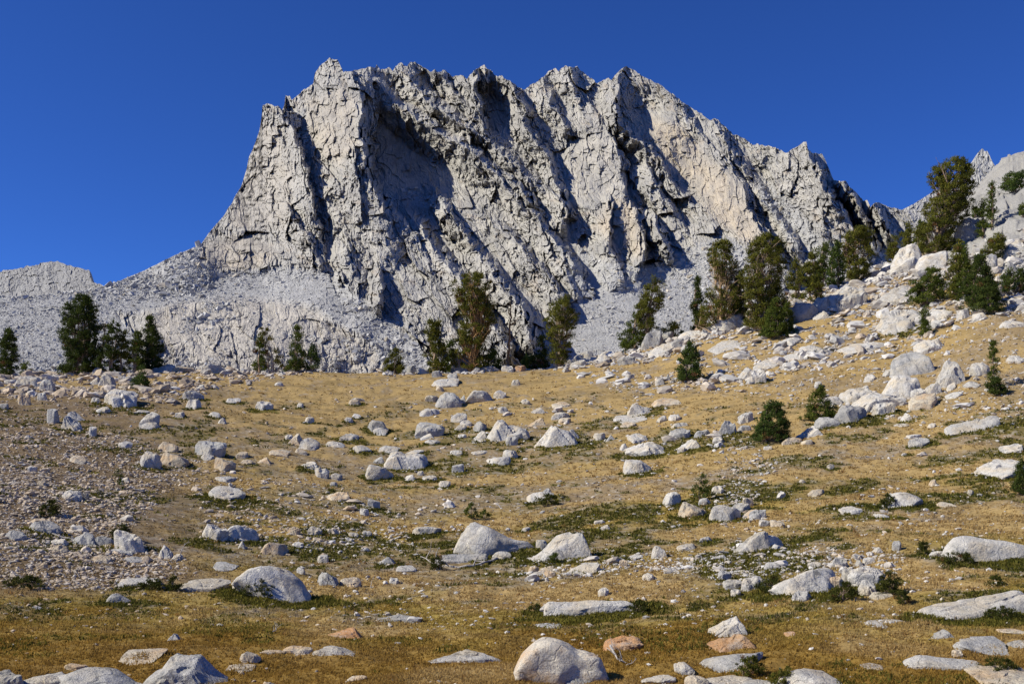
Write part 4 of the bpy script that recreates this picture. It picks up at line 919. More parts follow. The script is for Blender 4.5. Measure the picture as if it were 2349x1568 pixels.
L 1350 1020 130 48 s p |flat white rock right of the tall grooved boulder
L 1500 1060 90 45 d p |white stone in the crest rubble below the dead snag
L 1590 1055 90 42 d r |brown sided stone in the crest rubble below the dead snag
L 1650 1000 120 42 d p |white domed stone right of the dead snag
L 2040 950 180 85 d p prof=.4,.8,1,1,.9,.6|white boulder with tan rim right of the leaning-top pine on the crest
L 1850 985 140 70 w p |white leaning rock before the leaning-top pine
L 2010 1030 120 55 b p |pale block in the crest rubble right of the leaning-top pine
L 1920 990 90 50 d p |round pale stone next to the pale block in the crest rubble
L 2190 1000 110 50 s p |flat pale stone at the right of the crest rubble
J 600 770 190 150 b p prof=.3,.6,.9,1,1,.8 dr=.8|big white boulder with grey shaded right half below the largest pine
J 745 760 210 90 d p prof=.3,.7,1,1,.95,.8|wide white rounded boulder right of the big one below the largest pine
J 280 975 180 115 b p prof=.5,.9,1,.95,.7|pale square boulder by the crest pines' feet
J 560 950 260 75 s p |flat white ledge under the low spreading pine
J 570 1110 270 110 s p prof=.3,.9,1,1,.9,.8,.5 mat=.3|broad broken white outcrop left of the slim pine
J 800 1045 130 45 s p |pale rock ledge right of the slim pine
J 935 1040 75 65 b p |small grey white block pair by the low pine thicket
J 1020 1045 70 35 d p |white oval rock right of the small block pair
J 740 1225 160 60 b p |white blocky rock on top of the perched grey boulder's group
J 360 1225 260 38 s p |long thin cream rock strip left above the perched boulder
J 65 1230 120 45 s p |low white flat rock on the slope left of the cream strip
J 300 1110 50 25 d p |small white stone pair on the golden slope under the crest pines
J 1210 1085 140 38 s p yaw=.3|thin white slab rising at the right edge of the upper slope
J 1020 1350 110 75 b p |white angular block left of the spindly pine
J 1230 1290 90 40 s p |small white flat rock right of the spindly pine
J 1210 680 130 60 d p |white boulder in the slope rubble at the right edge below the slabs
J 1090 760 90 75 b p |white block among the krummholz pines
J 1230 780 110 60 b g |grey block at the right edge among the krummholz pines
J 950 590 150 110 b p prof=.6,1,1,.8 |smooth white rock foot of the granite slabs
"""
def parse_rocks():
    n = 0
    for ln in ROCKS.strip().splitlines():
        a, label = ln.split("|"); f = a.split(); t, x, y, w_, h_ = f[0], *map(float, f[1:5]); kw = {}
        for e in f[7:]:
            k, v = e.split("="); kw[k] = [float(q) for q in v.split(",")] if k == "prof" else float(v)
        u, v = tp(t, x, y); s = TILE[t][2] / 4
        add_rock(u, v, w_ * s, h_ * s, f[5], f[6], label.strip(), name="boulder" if w_ * s > 9 else "stone", **kw); n += 1
    return n
NR = parse_rocks()
print("rocks", NR)
# ---------------------------------------------------------------- pines
def tube(path, rad, sides=5):
    """tapered tube along a path -> verts, quads"""
    P = np.asarray(path, float); n = len(P); T = np.gradient(P, axis=0); T /= np.linalg.norm(T, axis=1)[:, None] + 1e-9
    a = np.cross(T, [0.31, 0.95, 0.05]); a /= np.linalg.norm(a, axis=1)[:, None] + 1e-9; b = np.cross(T, a)
    th = np.linspace(0, 2 * np.pi, sides, endpoint=False)
    V = P[:, None, :] + np.asarray(rad)[:, None, None] * (np.cos(th)[None, :, None] * a[:, None, :] + np.sin(th)[None, :, None] * b[:, None, :])
    i = np.arange(n * sides).reshape(n, sides); j = np.roll(i, -1, 1)
    F = np.stack([i[:-1], j[:-1], j[1:], i[1:]], -1).reshape(-1, 4)
    return V.reshape(-1, 3), F
class Acc:
    def __init__(s): s.V, s.F, s.C, s.n = [], [], [], 0
    def add(s, V, F, c):
        s.V.append(V); s.F.append(F + s.n); s.C.append(np.broadcast_to(np.asarray(c, float), V.shape)); s.n += len(V)
    def mesh(s, name, smooth=False):
        return mesh_np(name, np.concatenate(s.V), np.concatenate(s.F), np.concatenate(s.C), smooth)
def blades(C, D, L, W, rs, out=None):
    """narrow triangles from points C along directions D, their faces turned to `out` when given"""
    n = len(C); s = np.cross(D, rs.normal(size=(n, 3)) * (1 if out is None else .45) + (0 if out is None else out)); s /= np.linalg.norm(s, axis=1)[:, None] + 1e-9
    V = np.stack([C - s * W[:, None], C + s * W[:, None], C + D * L[:, None]], 1).reshape(-1, 3)
    return V, np.arange(3 * n).reshape(-1, 3)
TONES = {'dark': ((.030, .050, .012), (.110, .132, .022)), 'mid': ((.042, .068, .012), (.160, .180, .026)), 'olive': ((.055, .068, .012), (.235, .215, .030)), 'brown': ((.075, .075, .018), (.200, .165, .035)), 'heath': ((.034, .046, .010), (.120, .115, .020)), 'blue': ((.036, .064, .016), (.125, .165, .030))}
NT = [0]
def add_tree(bx, by, topy, outline, stems, dens, tone, label, name="pine_tree", cat="pine tree", bare=0.0, stemx=None, barkc=(.36, .26, .18), group=None, fine=1.0, dd=0.0, tree_d=None):
    NT[0] += 1; rs = np.random.RandomState(900 + NT[0] * 13)
    x, y, z = pick(bx * DP, by * DP)
    if tree_d: y = tree_d; x = (bx * DP - CX) / FPX * y; z = (HOR - by * DP) / FPX * y
    y += dd
    s = y / FPX * DP                                     # metres per overview pixel
    H = (by - topy) * s
    ts = np.array([o[0] for o in outline], float); Ls = np.array([o[1] for o in outline]) * s * 1.0; Rs = np.array([o[2] for o in outline]) * s * 1.0
    wood, leaf = Acc(), Acc()
    def mid(t): return (np.interp(t, ts, Rs) - np.interp(t, ts, Ls)) / 2
    def half(t): return (np.interp(t, ts, Rs) + np.interp(t, ts, Ls)) / 2
    stem = []
    for k in range(stems):
        tt = np.linspace(0, 1, 12); off = rs.uniform(-1, 1) * (stems > 1); oy = rs.uniform(-1, 1) * (stems > 1)
        cx = mid(tt) * sstep(0, .45, tt) * .8 + off * half(tt) * .5 * sstep(-.3, .8, tt) + rs.normal(size=12).cumsum() * .02 * H * .25
        if stemx and k == 0: cx = np.interp(tt, [q[0] for q in stemx], [q[1] for q in stemx]) * s
        cx = cx - (cx[0] - off * half(0.3) * .25 * (not stemx)); cy = oy * half(tt) * .5 * tt + rs.normal(size=12).cumsum() * .015 * H * .25
        top = .93 if k == 0 else rs.uniform(.6, .95)
        path = np.stack([cx, cy, tt * H * top - .15], -1); r0 = max(.035 * H * (1 if stems < 3 else .75), .05)
        V, F = tube(path, r0 * (1 - .9 * tt ** .8), 7); wood.add(V, F, np.array(barkc) * rs.uniform(.8, 1.2)); stem.append(path)
    A = sum(np.interp(np.linspace(ts[0], ts[-1], 50), ts, (Ls + Rs))) / 50 * H * (ts[-1] - ts[0]) / (s / DP) ** 2   # crown area in frame pixels
    nc = int(max(10, A / 7.6 * dens)); c0, c1 = map(np.array, TONES[tone])
    tq = np.linspace(ts[0], ts[-1], 200); wq = half(tq) + .05 * H; wq = wq / wq.sum()
    for i in range(nc):
        t = rs.choice(tq, p=wq); hf = half(t); ph = rs.uniform(0, 2 * np.pi); rr = rs.uniform(.2, 1.0) ** .5
        rr *= .66 + .62 * vnoise(np.array([t * 7 + NT[0] * 3.3]), np.array([ph * 1.2]), 5)[0]
        c = np.array([mid(t) + math.cos(ph) * rr * hf, math.sin(ph) * rr * hf * .8, t * H])
        st = stem[rs.randint(len(stem))]; a0 = max(.06, (t - rs.uniform(.05, .16))) ; q = np.array([np.interp(min(a0, .9), np.linspace(0, 1, 12), st[:, k]) for k in range(3)])
        if st[-1, 2] < q[2]: q = st[-1]
        mp = (q + c) / 2 + [0, 0, -.03 * H]
        if i % (2 if bare > .08 else 3) == 0:
            path = np.stack([q, mp, c]); V, F = tube(path, np.array([.008, .005, .002]) * H * .5 + .004, 4); wood.add(V, F, np.array(barkc) * rs.uniform(.7, 1.3))
        if rs.rand() < bare * (1.0 if t < .8 else .4):
            for _ in range(3):
                e = c + rs.normal(size=3) * .05 * H; V, F = tube(np.stack([mp, (mp + e) / 2 + rs.normal(size=3) * .01 * H, e]), np.array([.007, .005, .002]) * H * .5 + .003, 3); wood.add(V, F, np.array(barkc) * rs.uniform(.9, 1.5))
            continue
        m = int(70 * fine); cr = rs.uniform(2.2, 4.8) * s / DP * (1 if fine > .9 else .8)        # clump radius: a few frame pixels
        d = rs.normal(size=(m, 3)); d[:, 2] = np.abs(d[:, 2]) * 1.1 + .15; d /= np.linalg.norm(d, axis=1)[:, None]
        P = c + d * (rs.rand(m, 1) ** .5) * cr * [1, 1, 1.25] - [0, 0, cr * .3]
        L = rs.uniform(.6, 1.3, m) * 1.45 * s / DP; on = P - np.array([mid(t) , 0, t * H - hf * .35]); on /= np.linalg.norm(on, axis=1)[:, None] + 1e-6; lo = P - c; lo /= np.linalg.norm(lo, axis=1)[:, None] + 1e-6
        V, F = blades(P, d * .6 + rs.normal(size=(m, 3)) * .4 + [0, 0, .35], L, L * .30, rs, on + lo * .9)
        k = np.clip(rs.normal(.45 + .35 * (rs.rand() - .5), .28, m), 0, 1); cc = c0 + (c1 - c0) * k[:, None] * rs.uniform(.55, 1.15)
        if rs.rand() < .015: cc = cc * 0 + np.array([.15, .075, .03])
        leaf.add(V, F, np.repeat(cc, 3, 0))
    o = put(name, None, None, loc=(x, y, z), label=label, category=cat)
    if group: o["group"] = group
    put("trunk", wood.mesh("trunk", True), M_BARK, parent=o); put("crown", leaf.mesh("crown"), M_LEAF, parent=o)
    return o
T = add_tree
COLM = [(0, 20, 20), (.15, 24, 24), (.5, 24, 24), (.8, 16, 17), (1, 3, 3)]
def O(str_): return [tuple(float(q) for q in a.split(",")) for a in str_.split()]
T(18, 855, 748, O("0.02,26,24 .4,24,24 .7,18,20 .9,10,12 1,3,5"), 2, 1.1, 'dark', "dark green pine at the left frame edge on the meadow crest")
T(58, 858, 828, O("0,14,14 .5,12,12 1,3,3"), 1, .8, 'mid', "small round pine bush on the crest beside the left edge pine", "pine_shrub", "shrub")
T(183, 852, 672, O("0.02,42,42 .2,42,48 .45,44,42 .65,42,46 .85,32,38 .95,14,24 1,6,16"), 5, 1.35, 'dark', "tallest dense dark pine of the left group, many stems in one crown")
T(150, 852, 824, O("0,18,18 .5,15,15 1,4,4"), 1, .9, 'mid', "low green pine bush at the left foot of the tallest dense pine", "pine_shrub", "shrub")
T(208, 838, 700, O("0.3,4,10 .5,2,16 .7,0,24 .9,6,24 1,-8,22"), 1, .35, 'brown', "thin brownish pine leaning out behind the tallest dense pine", bare=.35, dd=3)
T(252, 845, 728, O("0.05,36,20 .3,30,22 .6,16,26 .85,6,26 1,-2,18"), 3, .75, 'dark', "open dark pine with sky showing through, second of the left group")
T(285, 848, 755, O("0.05,24,22 .4,20,20 .7,12,14 1,2,3"), 2, .9, 'olive', "short grey green pine in front of the left group", bare=.08)
T(314, 842, 742, O("0.05,20,16 .4,18,16 .8,10,12 1,2,3"), 2, 1.1, 'mid', "narrow pine joined to the right end of the left group")
T(344, 840, 715, O("0.03,30,28 .3,28,30 .55,24,26 .6,14,30 .8,12,12 1,3,3"), 4, 1.25, 'dark', "right hand pine of the left group with pointed top and side spire")
T(597, 838, 756, O("0.03,24,18 .4,18,14 .8,8,8 1,2,2"), 2, .8, 'mid', "small green pine left of the gnarled half dead one")
T(624, 838, 735, O("0.05,30,34 .3,24,30 .6,22,16 .8,30,4 .95,32,-6 1,26,-10"), 3, .55, 'brown', "gnarled half dead pine with bare bleached limbs", bare=.5, barkc=(.50, .42, .34))
T(682, 836, 728, O("0.03,32,24 .3,24,24 .55,16,14 .8,10,12 1,2,6"), 2, .85, 'mid', "slender pine with dead roots right of the gnarled one", bare=.1)
T(716, 838, 780, O("0,20,22 .4,18,20 .8,8,10 1,1,2"), 2, .85, 'blue', "low fresh green pine at the right end of the thin left trees")
T(906, 856, 803, O("0,26,26 .3,24,26 .6,16,16 .85,6,8 1,1,2"), 2, 1.3, 'olive', "small dark conical pine with two tops on the crest beside a white rock")
T(1000, 846, 722, O("0.02,30,28 .3,26,26 .45,12,26 .6,22,14 .8,26,10 .93,20,12 1,4,6"), 2, 1.05, 'olive', "lopsided pine of two lobes left of the twisted giant")
T(1028, 815, 730, O("0.0,14,18 .5,10,14 .8,6,10 1,0,4"), 2, .8, 'mid', "thin pine between the lopsided one and the twisted giant", dd=3)
T(1080, 822, 596, O("0.02,42,38 .12,44,36 .25,40,34 .38,38,40 .5,30,60 .6,28,62 .7,26,52 .8,40,40 .9,42,44 .96,20,40 1,-4,18"), 3, .95, 'olive', "tallest pine of the centre, twisted, with orange bark and domed top", bare=.14, barkc=(.40, .24, .11))
T(1128, 834, 788, O("0,26,26 .4,24,26 .8,12,14 1,2,2"), 2, 1.2, 'mid', "round pine bush right of the grooved grey boulder", "pine_shrub", "shrub")
T(1217, 815, 780, O("0,20,18 .5,17,16 1,3,3"), 2, 1.1, 'blue', "low pine bush left of the pine with leaning top", "pine_shrub", "shrub")
T(1206, 819, 795, O("0,9,9 .5,8,8 1,1,1"), 1, .9, 'mid', "tiny pine seedling bush in the crest rubble", "pine_shrub", "shrub")
T(1242, 812, 740, O("0.0,16,18 .4,14,14 .7,8,8 1,1,2"), 2, 1.1, 'dark', "narrow dark pine tight against the left of the leaning top pine")
T(1286, 806, 647, O("0.05,22,18 .25,22,24 .45,30,34 .65,38,48 .8,34,44 .9,18,30 1,-6,16"), 3, 1.0, 'olive', "flaring pine whose top leans right, right of the bare snag", bare=.12, barkc=(.34, .26, .18))
T(1433, 812, 782, O("0,10,10 .5,9,9 1,1,2"), 1, .9, 'mid', "tiny pine at the left foot of the leaning crest tree")
T(1462, 795, 690, O("0.02,38,24 .3,36,26 .6,22,28 .8,10,24 1,-4,18"), 3, .9, 'mid', "left lower part of the leaning crest tree group, a bushy pine")
T(1492, 790, 636, O("0.25,36,14 .45,32,12 .6,34,34 .75,26,38 .9,12,32 1,-8,22"), 2, .85, 'olive', "leaning dark stemmed pine behind the round grey boulder on the crest", stemx=[(0, 0), (.3, -10), (.6, -4), (1, 8)], bare=.1, barkc=(.16, .12, .09))
T(1540, 775, 735, O("0,26,26 .5,22,30 1,4,8"), 2, .8, 'olive', "scraggly low pine shrub right of the round grey crest boulder", "pine_shrub", "shrub", bare=.1)
T(1583, 873, 785, O("0,30,28 .25,30,30 .5,26,24 .75,14,18 .92,6,8 1,3,4"), 3, 1.5, 'blue', "dense conical green pine standing alone at the right of the straw meadow")
T(1655, 758, 553, O("0.02,60,20 .15,56,44 .3,44,50 .45,36,52 .52,8,50 .62,18,52 .75,36,40 .88,36,28 1,2,16"), 3, .95, 'olive', "wind swept pine with bare orange upper trunk and limbs streaming right", bare=.22, stemx=[(0, -22), (.5, -26), (.7, -20), (1, 0)], barkc=(.44, .30, .17))
T(1600, 760, 640, O("0.0,14,24 .4,12,18 .8,8,8 1,1,2"), 2, 1.1, 'dark', "narrow dark pine at the left side of the wind swept one")
T(1752, 755, 540, O("0.02,46,40 .2,48,48 .4,44,48 .55,50,44 .7,46,52 .85,40,46 .95,24,34 1,6,14"), 5, 1.3, 'olive', "massive dense pine, biggest of the right crest group", bare=.04)
T(1706, 752, 620, O("0.0,18,22 .4,20,20 .7,14,14 1,3,3"), 2, 1.2, 'dark', "dark pine in shade between the wind swept and the massive one", dd=2)
T(1780, 775, 690, O("0,34,28 .3,32,26 .6,22,18 .8,12,10 1,3,3"), 3, 1.5, 'mid', "bright young pine standing before the massive dense one")
T(1806, 766, 700, O("0,18,18 .5,14,12 1,1,2"), 2, 1.2, 'mid', "small pointed pine right of the bright young pine")
T(1824, 685, 600, O("0,22,22 .3,20,20 .7,14,14 1,3,3"), 2, .7, 'olive', "thin loose pine with visible stems on the right crest")
T(1868, 700, 575, O("0,28,22 .3,30,22 .6,28,12 .85,16,6 1,0,3"), 3, 1.1, 'olive', "bushy pine of stepped outline right of the thin loose one")
T(1884, 680, 548, O("0.3,10,20 .6,6,22 .85,0,26 1,-10,24"), 2, 1.0, 'mid', "slanting pine top rising right from the stepped pine", dd=2)
T(1917, 662, 557, O("0,30,24 .35,24,20 .7,12,14 1,1,3"), 3, 1.2, 'blue', "bluish green spire pine between two taller ones on the right crest")
T(1962, 650, 524, O("0,18,34 .2,26,38 .5,32,34 .7,36,32 .88,30,38 1,10,24"), 4, 1.2, 'olive', "broad flat topped pine at the right end of the crest row", bare=.05, barkc=(.40, .26, .15))
T(2052, 580, 518, O("0,18,14 .4,16,12 .8,8,8 1,1,2"), 2, .9, 'olive', "left one of two small pines above the square crest boulder")
T(2081, 570, 508, O("0,14,14 .4,14,14 .8,8,10 1,1,2"), 2, .95, 'olive', "right one of two small pines above the square crest boulder")
T(2148, 585, 370, O("0,42,36 .2,44,44 .35,34,62 .5,26,84 .65,10,88 .8,16,90 .9,14,86 .97,-8,80 1,-30,64"), 5, 1.25, 'olive', "largest pine at upper right, crown leaning right against the granite slabs", stemx=[(0, 0), (.4, 4), (.7, 24), (1, 50)], bare=.05)
T(2112, 583, 505, O("0,16,16 .4,14,14 .8,8,8 1,1,2"), 2, .9, 'mid', "slim pine at the left foot of the largest upper right pine")
T(2130, 700, 616, O("0,46,50 .3,48,48 .6,36,42 .85,12,26 1,2,4"), 4, 1.1, 'mid', "wide low spreading pine among the white rocks at right")
T(2200, 688, 553, O("0,28,30 .3,26,26 .6,22,18 .85,12,8 1,2,2"), 2, .9, 'olive', "upright loose pine behind the spreading one, left of its twin")
T(2222, 690, 557, O("0,22,30 .3,22,24 .6,14,14 1,2,2"), 2, .9, 'mid', "right twin of the upright loose pine", dd=1)
T(2250, 705, 590, O("0,46,50 .25,46,50 .5,34,30 .75,24,20 1,10,10"), 4, 1.25, 'dark', "dense dark pine thicket mound at the right")
T(2262, 718, 640, O("0,30,40 .5,26,36 1,4,6"), 3, 1.3, 'dark', "low front bush of the dark thicket at the right")
T(2286, 600, 540, O("0,36,10 .4,34,20 .8,16,24 1,0,10"), 3, 1.2, 'olive', "sloping krummholz pine leaning uphill at right")
T(2330, 672, 622, O("0,46,30 .5,40,30 1,16,20"), 3, 1.1, 'dark', "krummholz pines along the right frame edge")
T(2256, 545, 455, O("0,14,10 .4,10,8 .8,5,5 1,1,1"), 2, .85, 'mid', "thin pine on the granite slabs, left of a pair")
T(2275, 540, 440, O("0,14,10 .4,10,9 .8,5,5 1,1,1"), 2, .9, 'mid', "thin pine on the granite slabs, right of a pair")
T(2240, 500, 470, O("0,12,14 .5,10,12 1,2,4"), 2, .9, 'mid', "small bush pine in a crack of the slabs", "pine_shrub", "shrub")
T(2328, 440, 396, O("0,38,30 .5,36,30 1,14,24"), 4, 1.1, 'blue', "dark band of low pines high on the slabs at the right edge")
T(2347, 500, 468, O("0,8,12 .5,8,12 1,2,4"), 2, 1.0, 'mid', "small dark pine cut by the right edge on the slabs")
T(2122, 768, 692, O("0,12,16 .3,12,12 .6,8,8 1,1,2"), 1, 1.0, 'mid', "slim young pine in front of the broken white outcrop")
T(2280, 905, 868, O("0,24,28 .5,20,24 1,8,8"), 2, 1.3, 'dark', "skirt bush at the foot of the spindly pine", "pine_shrub", "shrub")
T(2278, 890, 785, O("0.1,10,10 .3,10,12 .45,8,14 .6,12,12 .8,8,8 1,1,2"), 1, .75, 'mid', "spindly two tier pine on the right slope", bare=.05)
T(1768, 1012, 925, O("0,46,48 .25,46,46 .5,34,42 .7,24,30 .85,16,26 1,10,20"), 4, 1.5, 'blue', "bushy double topped green pine in the right meadow")
T(1880, 966, 890, O("0,38,44 .25,38,42 .5,30,24 .75,14,14 1,4,8"), 3, 1.2, 'mid', "broad light green pine bush beside the pavement of white rocks", bare=.06)
T(1612, 1150, 1085, O("0,22,30 .3,24,26 .6,14,16 .85,8,4 1,2,2"), 2, .55, 'mid', "sparse young sapling pine among pale rocks", bare=.1)
T(324, 892, 846, O("0,18,22 .3,18,20 .7,10,12 1,2,3"), 2, 1.2, 'blue', "small round topped pine bush on the upper left meadow")
T(1080, 1188, 1158, O("0,16,18 .4,16,16 .8,8,10 1,2,2"), 1, .9, 'mid', "small shrub growing on top of the largest boulder, left tuft", "pine_shrub", "shrub", bare=.1, fine=.7, tree_d=None)
T(1110, 1188, 1168, O("0,14,14 .5,12,14 1,4,2"), 1, .8, 'mid', "small shrub growing on top of the largest boulder, right tuft", "pine_shrub", "shrub", bare=.15, fine=.7)
T(2342, 1135, 1052, O("0,22,24 .3,18,20 .7,12,14 1,2,2"), 2, 1.2, 'dark', "dark young pine cut by the right frame edge in the meadow")
T(1272, 1290, 1264, O("0,14,14 .4,12,11 .8,4,4 1,1,1"), 1, 1.0, 'mid', "tiny bright pine seedling before the ramp shaped boulder", "pine_shrub", "shrub", fine=.8)
T(1775, 772, 758, O("0,34,30 .5,26,26 1,10,10"), 2, 1.4, 'dark', "low juniper mat under the bright young pine", "juniper_shrub", "shrub")
T(272, 1120, 1070, O("0,8,10 .5,8,8 1,1,2"), 1, .35, 'mid', "wispy seedling on the left scree", bare=.3)
for (bx, by, ty, L, R, tone, lab) in [
    (590, 1364, 1330, 60, 62, 'dark', "dark leafy shrub along the foot of the great split faced boulder"),
    (1468, 1408, 1380, 28, 30, 'dark', "dark round shrub at the right end of the wall like slab"),
    (1230, 1404, 1388, 30, 26, 'mid', "low shrub row along the foot of the wall like slab"),
    (1935, 1378, 1338, 36, 34, 'mid', "leafy shrub in the cleft of the cracked outcrop"),
    (2035, 1366, 1312, 26, 34, 'dark', "tall dark shrub wrapping the right end of the cracked outcrop"),
    (1775, 1356, 1326, 46, 34, 'mid', "spreading shrub at the left shoulder of the cracked outcrop"),
    (1715, 1545, 1500, 30, 40, 'olive', "willowy yellow green bush before the bluish grey hump"),
    (1800, 1568, 1535, 40, 40, 'olive', "golden twiggy bush left of the cracked white dome"),
    (2300, 1418, 1392, 40, 44, 'dark', "dark shrub on the long pale ledge near the right edge"),
    (2215, 1412, 1398, 26, 22, 'mid', "low shrub half way along the long pale ledge"),
    (2290, 1540, 1512, 50, 50, 'dark', "dark low shrub mass at the right bottom beside the tan ledge"),
    (350, 1352, 1330, 34, 26, 'dark', "small shrub under the long flat pavement slab at lower left"),
    (396, 1352, 1322, 14, 18, 'dark', "small upright shrub between the two flat white slabs"),
    (120, 1182, 1150, 34, 26, 'dark', "dark bush with grey twigs on the left scree"),
    (275, 1238, 1205, 24, 30, 'mid', "green shrub above the sharp tipped wedge boulder"),
    (60, 1345, 1322, 60, 50, 'dark', "wide low shrub belt at the left edge below the scree"),
    (1260, 1158, 1135, 34, 28, 'mid', "leafy mat shrub beside the smooth white oval boulder"),
    (1000, 1306, 1278, 18, 24, 'mid', "green shrub at the thick end of the fallen log"),
    (2120, 1275, 1240, 16, 14, 'mid', "small shrub at the left end of the whaleback rock"),
    (2200, 1292, 1270, 50, 40, 'mid', "shrub fringe below the whaleback rock"),
    (2070, 1382, 1352, 14, 18, 'mid', "small shrub right of the flat white slab of the outcrop"),
    (2285, 1345, 1322, 26, 24, 'dark', "dark round heath bush in the meadow at the right"),
    (2040, 1165, 1136, 26, 22, 'mid', "twiggy shrub behind the big smooth white dome")]:
    T(bx, by, ty, [(0, L, R), (.5, L * .85, R * .85), (1, L * .3, R * .35)], 2, 1.3, tone if tone == 'olive' else 'heath', lab, "shrub", "shrub", fine=.7)

# dead wood
def log(name, pts, r, label, cat, col=(.42, .38, .34)):
    """pts: overview pixels (x, y) of points along the wood, with lift in metres"""
    G = [pick(px * DP, py * DP) for px, py, l in pts]
    P = np.array([(g[0], g[1], g[2] + p[2]) for g, p in zip(G, pts)]); o = P[0].copy()
    a = Acc(); t = np.linspace(0, 1, len(P)); q = np.linspace(0, 1, 14); path = np.stack([np.interp(q, t, P[:, k] - o[k]) for k in range(3)], -1)
    rs = np.random.RandomState(len(label)); path[1:-1] += rs.normal(size=(12, 3)) * r * .5
    V, F = tube(path, r * (1 - .7 * q), 6); a.add(V, F, col)
    for k in (3, 5, 8, 10, 12):
        e = path[k] + rs.normal(size=3) * [r * 7, r * 7, r * 3] + [0, 0, r * 7]; V, F = tube(np.stack([path[k], (path[k] + e) / 2 + rs.normal(size=3) * r, e]), [r * .45, r * .3, r * .1], 4); a.add(V, F, col)
    put(name, a.mesh(name), M_BARK, loc=o, label=label, category=cat)
log("fallen_log", [(1140, 1284, .1), (1110, 1296, .12), (1060, 1304, .1), (1000, 1301, .1), (965, 1290, .3)], .07, "long grey fallen trunk lying below the low curb of rock", "log")
log("dead_branch", [(1400, 1500, .25), (1420, 1518, .06), (1436, 1524, .05)], .035, "bleached dead branch leaning on the right side of the huge cream boulder", "branch")
log("dead_branch", [(1436, 1528, .03), (1452, 1524, .06), (1460, 1520, .12)], .012, "tangle of grey twigs in the grass right of the huge cream boulder", "branch")
log("dead_branch", [(625, 1452, .05), (632, 1450, .08), (637, 1446, .22)], .018, "little pale antler shaped dead branch in the golden meadow", "branch")
log("dead_branch", [(388, 1290, .05), (410, 1286, .15), (424, 1270, .5)], .03, "grey dead branch curving up above the flat white slab", "branch")
log("dead_branch", [(850, 1347, .0), (853, 1342, .2), (860, 1338, .35)], .014, "white bare stick standing by the angular grey boulder", "branch")
log("dead_branch", [(120, 1228, .1), (160, 1240, .1), (210, 1245, .2), (240, 1232, .5)], .03, "curled bare branches over a rock on the lower left scree", "branch")
log("fallen_log", [(1565, 762, .1), (1600, 762, .4), (1620, 768, .3), (1650, 772, .1)], .28, "weathered orange brown log lying on the right crest before a bulky boulder", "log", (.42, .30, .20))
log("dead_snag", [(1165, 812, .0), (1166, 812, 3.5), (1169, 812, 7.0), (1172, 812, 10.0)], .22, "bare brown dead snag standing between the twisted giant and the flaring pine", "dead tree", (.20, .13, .07))
log("dead_branch", [(650, 835, .1), (680, 828, .4), (718, 836, .1), (725, 842, .1)], .16, "bleached fallen branch beneath the thin left trees", "branch", (.5, .44, .38))
print("trees", NT[0])
# ---------------------------------------------------------------- grass, mats, rubble
RS = np.random.RandomState(5)
def screen_of(x, y, z): return CX + FPX * x / y, HOR - FPX * z / y
def sample(n, dmin=19.0, dmax=158.0, crest=False, u0=-300, u1=1330):
    """random ground points, about evenly spread over the view from the standpoint"""
    if crest:
        d = RS.uniform(108, 162, n); u = RS.uniform(u0, u1, n); return (u - CX) / FPX * d, d
    v = RS.rand(n); q = np.array([0, .22, .42, .6, .75, .87, .95, 1.0]); d = np.exp(np.interp(v, q, np.log([dmin, 24, 31, 44, 62, 88, 118, dmax])))
    u = RS.uniform(u0, u1, n); return (u - CX) / FPX * d, d
def tufts(name, label, n, keep, colf, hgt, nb, wid, mat, spread):
    x, y = sample(n); k = keep(x, y) > RS.rand(n); x, y = x[k], y[k]; z = ground_z(x, y); m = len(x)
    u, v = screen_of(x, y, z); px = y / FPX
    col = colf(x, y)
    h = hgt * np.sqrt(px / .03) * RS.uniform(.5, 1.3, m)
    X = np.repeat(x, nb) + RS.normal(size=m * nb) * np.repeat(spread * h, nb); Y = np.repeat(y, nb) + RS.normal(size=m * nb) * np.repeat(spread * h, nb); Z = np.repeat(z, nb) - .01
    D = RS.normal(size=(m * nb, 3)) * .55; D[:, 2] = 1; D /= np.linalg.norm(D, axis=1)[:, None]
    L = np.repeat(h, nb) * RS.uniform(.6, 1.2, m * nb); W = np.repeat(px, nb) * wid * RS.uniform(.6, 1.3, m * nb)
    V, F = blades(np.stack([X, Y, Z], -1), D, L, W, RS)
    c = np.repeat(col, nb, 0) * RS.uniform(.82, 1.2, (m * nb, 1)); c = np.repeat(c, 3, 0)
    put(name, mesh_np(name, V, F, np.clip(c, 0, 1)), mat, kind="stuff", label=label, category=name.split("_")[-1] if "_" in name else name)
    print(name, m * nb)
def keep_grass(x, y):
    rust, soil, olive, green, lb, w2, w3 = zones(x, y)
    return (1 - .72 * soil) * (1 - .8 * patch_mask(x, y)) * (1 - green * .8) * (1 - slabzone(x, y)) * (.35 + .65 * sstep(-.3, .3, fbm(x / .9, y / .9, 2, 800))) * (1 - .55 * sstep(60, 110, y))
tufts("grass", "dry golden and rusty meadow grass", 320000, keep_grass, lambda x, y: ground_colour(x, y) * 1.22, .095, 4, .75, M_GRASS, .5)
def keep_mat(x, y):
    rust, soil, olive, green, lb, w2, w3 = zones(x, y)
    return np.clip(patch_mask(x, y) * 1.3 + green * .8, 0, 1) * (1 - slabzone(x, y))
def mat_col(x, y):
    k = np.clip(RS.normal(.4, .3, len(x)) + .4 * fbm(x / 3, y / 3, 2, 810), 0, 1)[:, None]
    return np.array([.062, .068, .012]) + (np.array([.215, .180, .030]) - np.array([.062, .068, .012])) * k
tufts("ground_cover", "low dark green heath mats round the rocks and across the slopes", 450000, keep_mat, mat_col, .12, 5, .95, M_LEAF, .6)
def tuft_keep(x, y): return .035 * (zones(x, y)[0] * 0 + 1) * sstep(-.1, .3, fbm(x / 6, y / 4, 3, 801)) * (1 - slabzone(x, y))
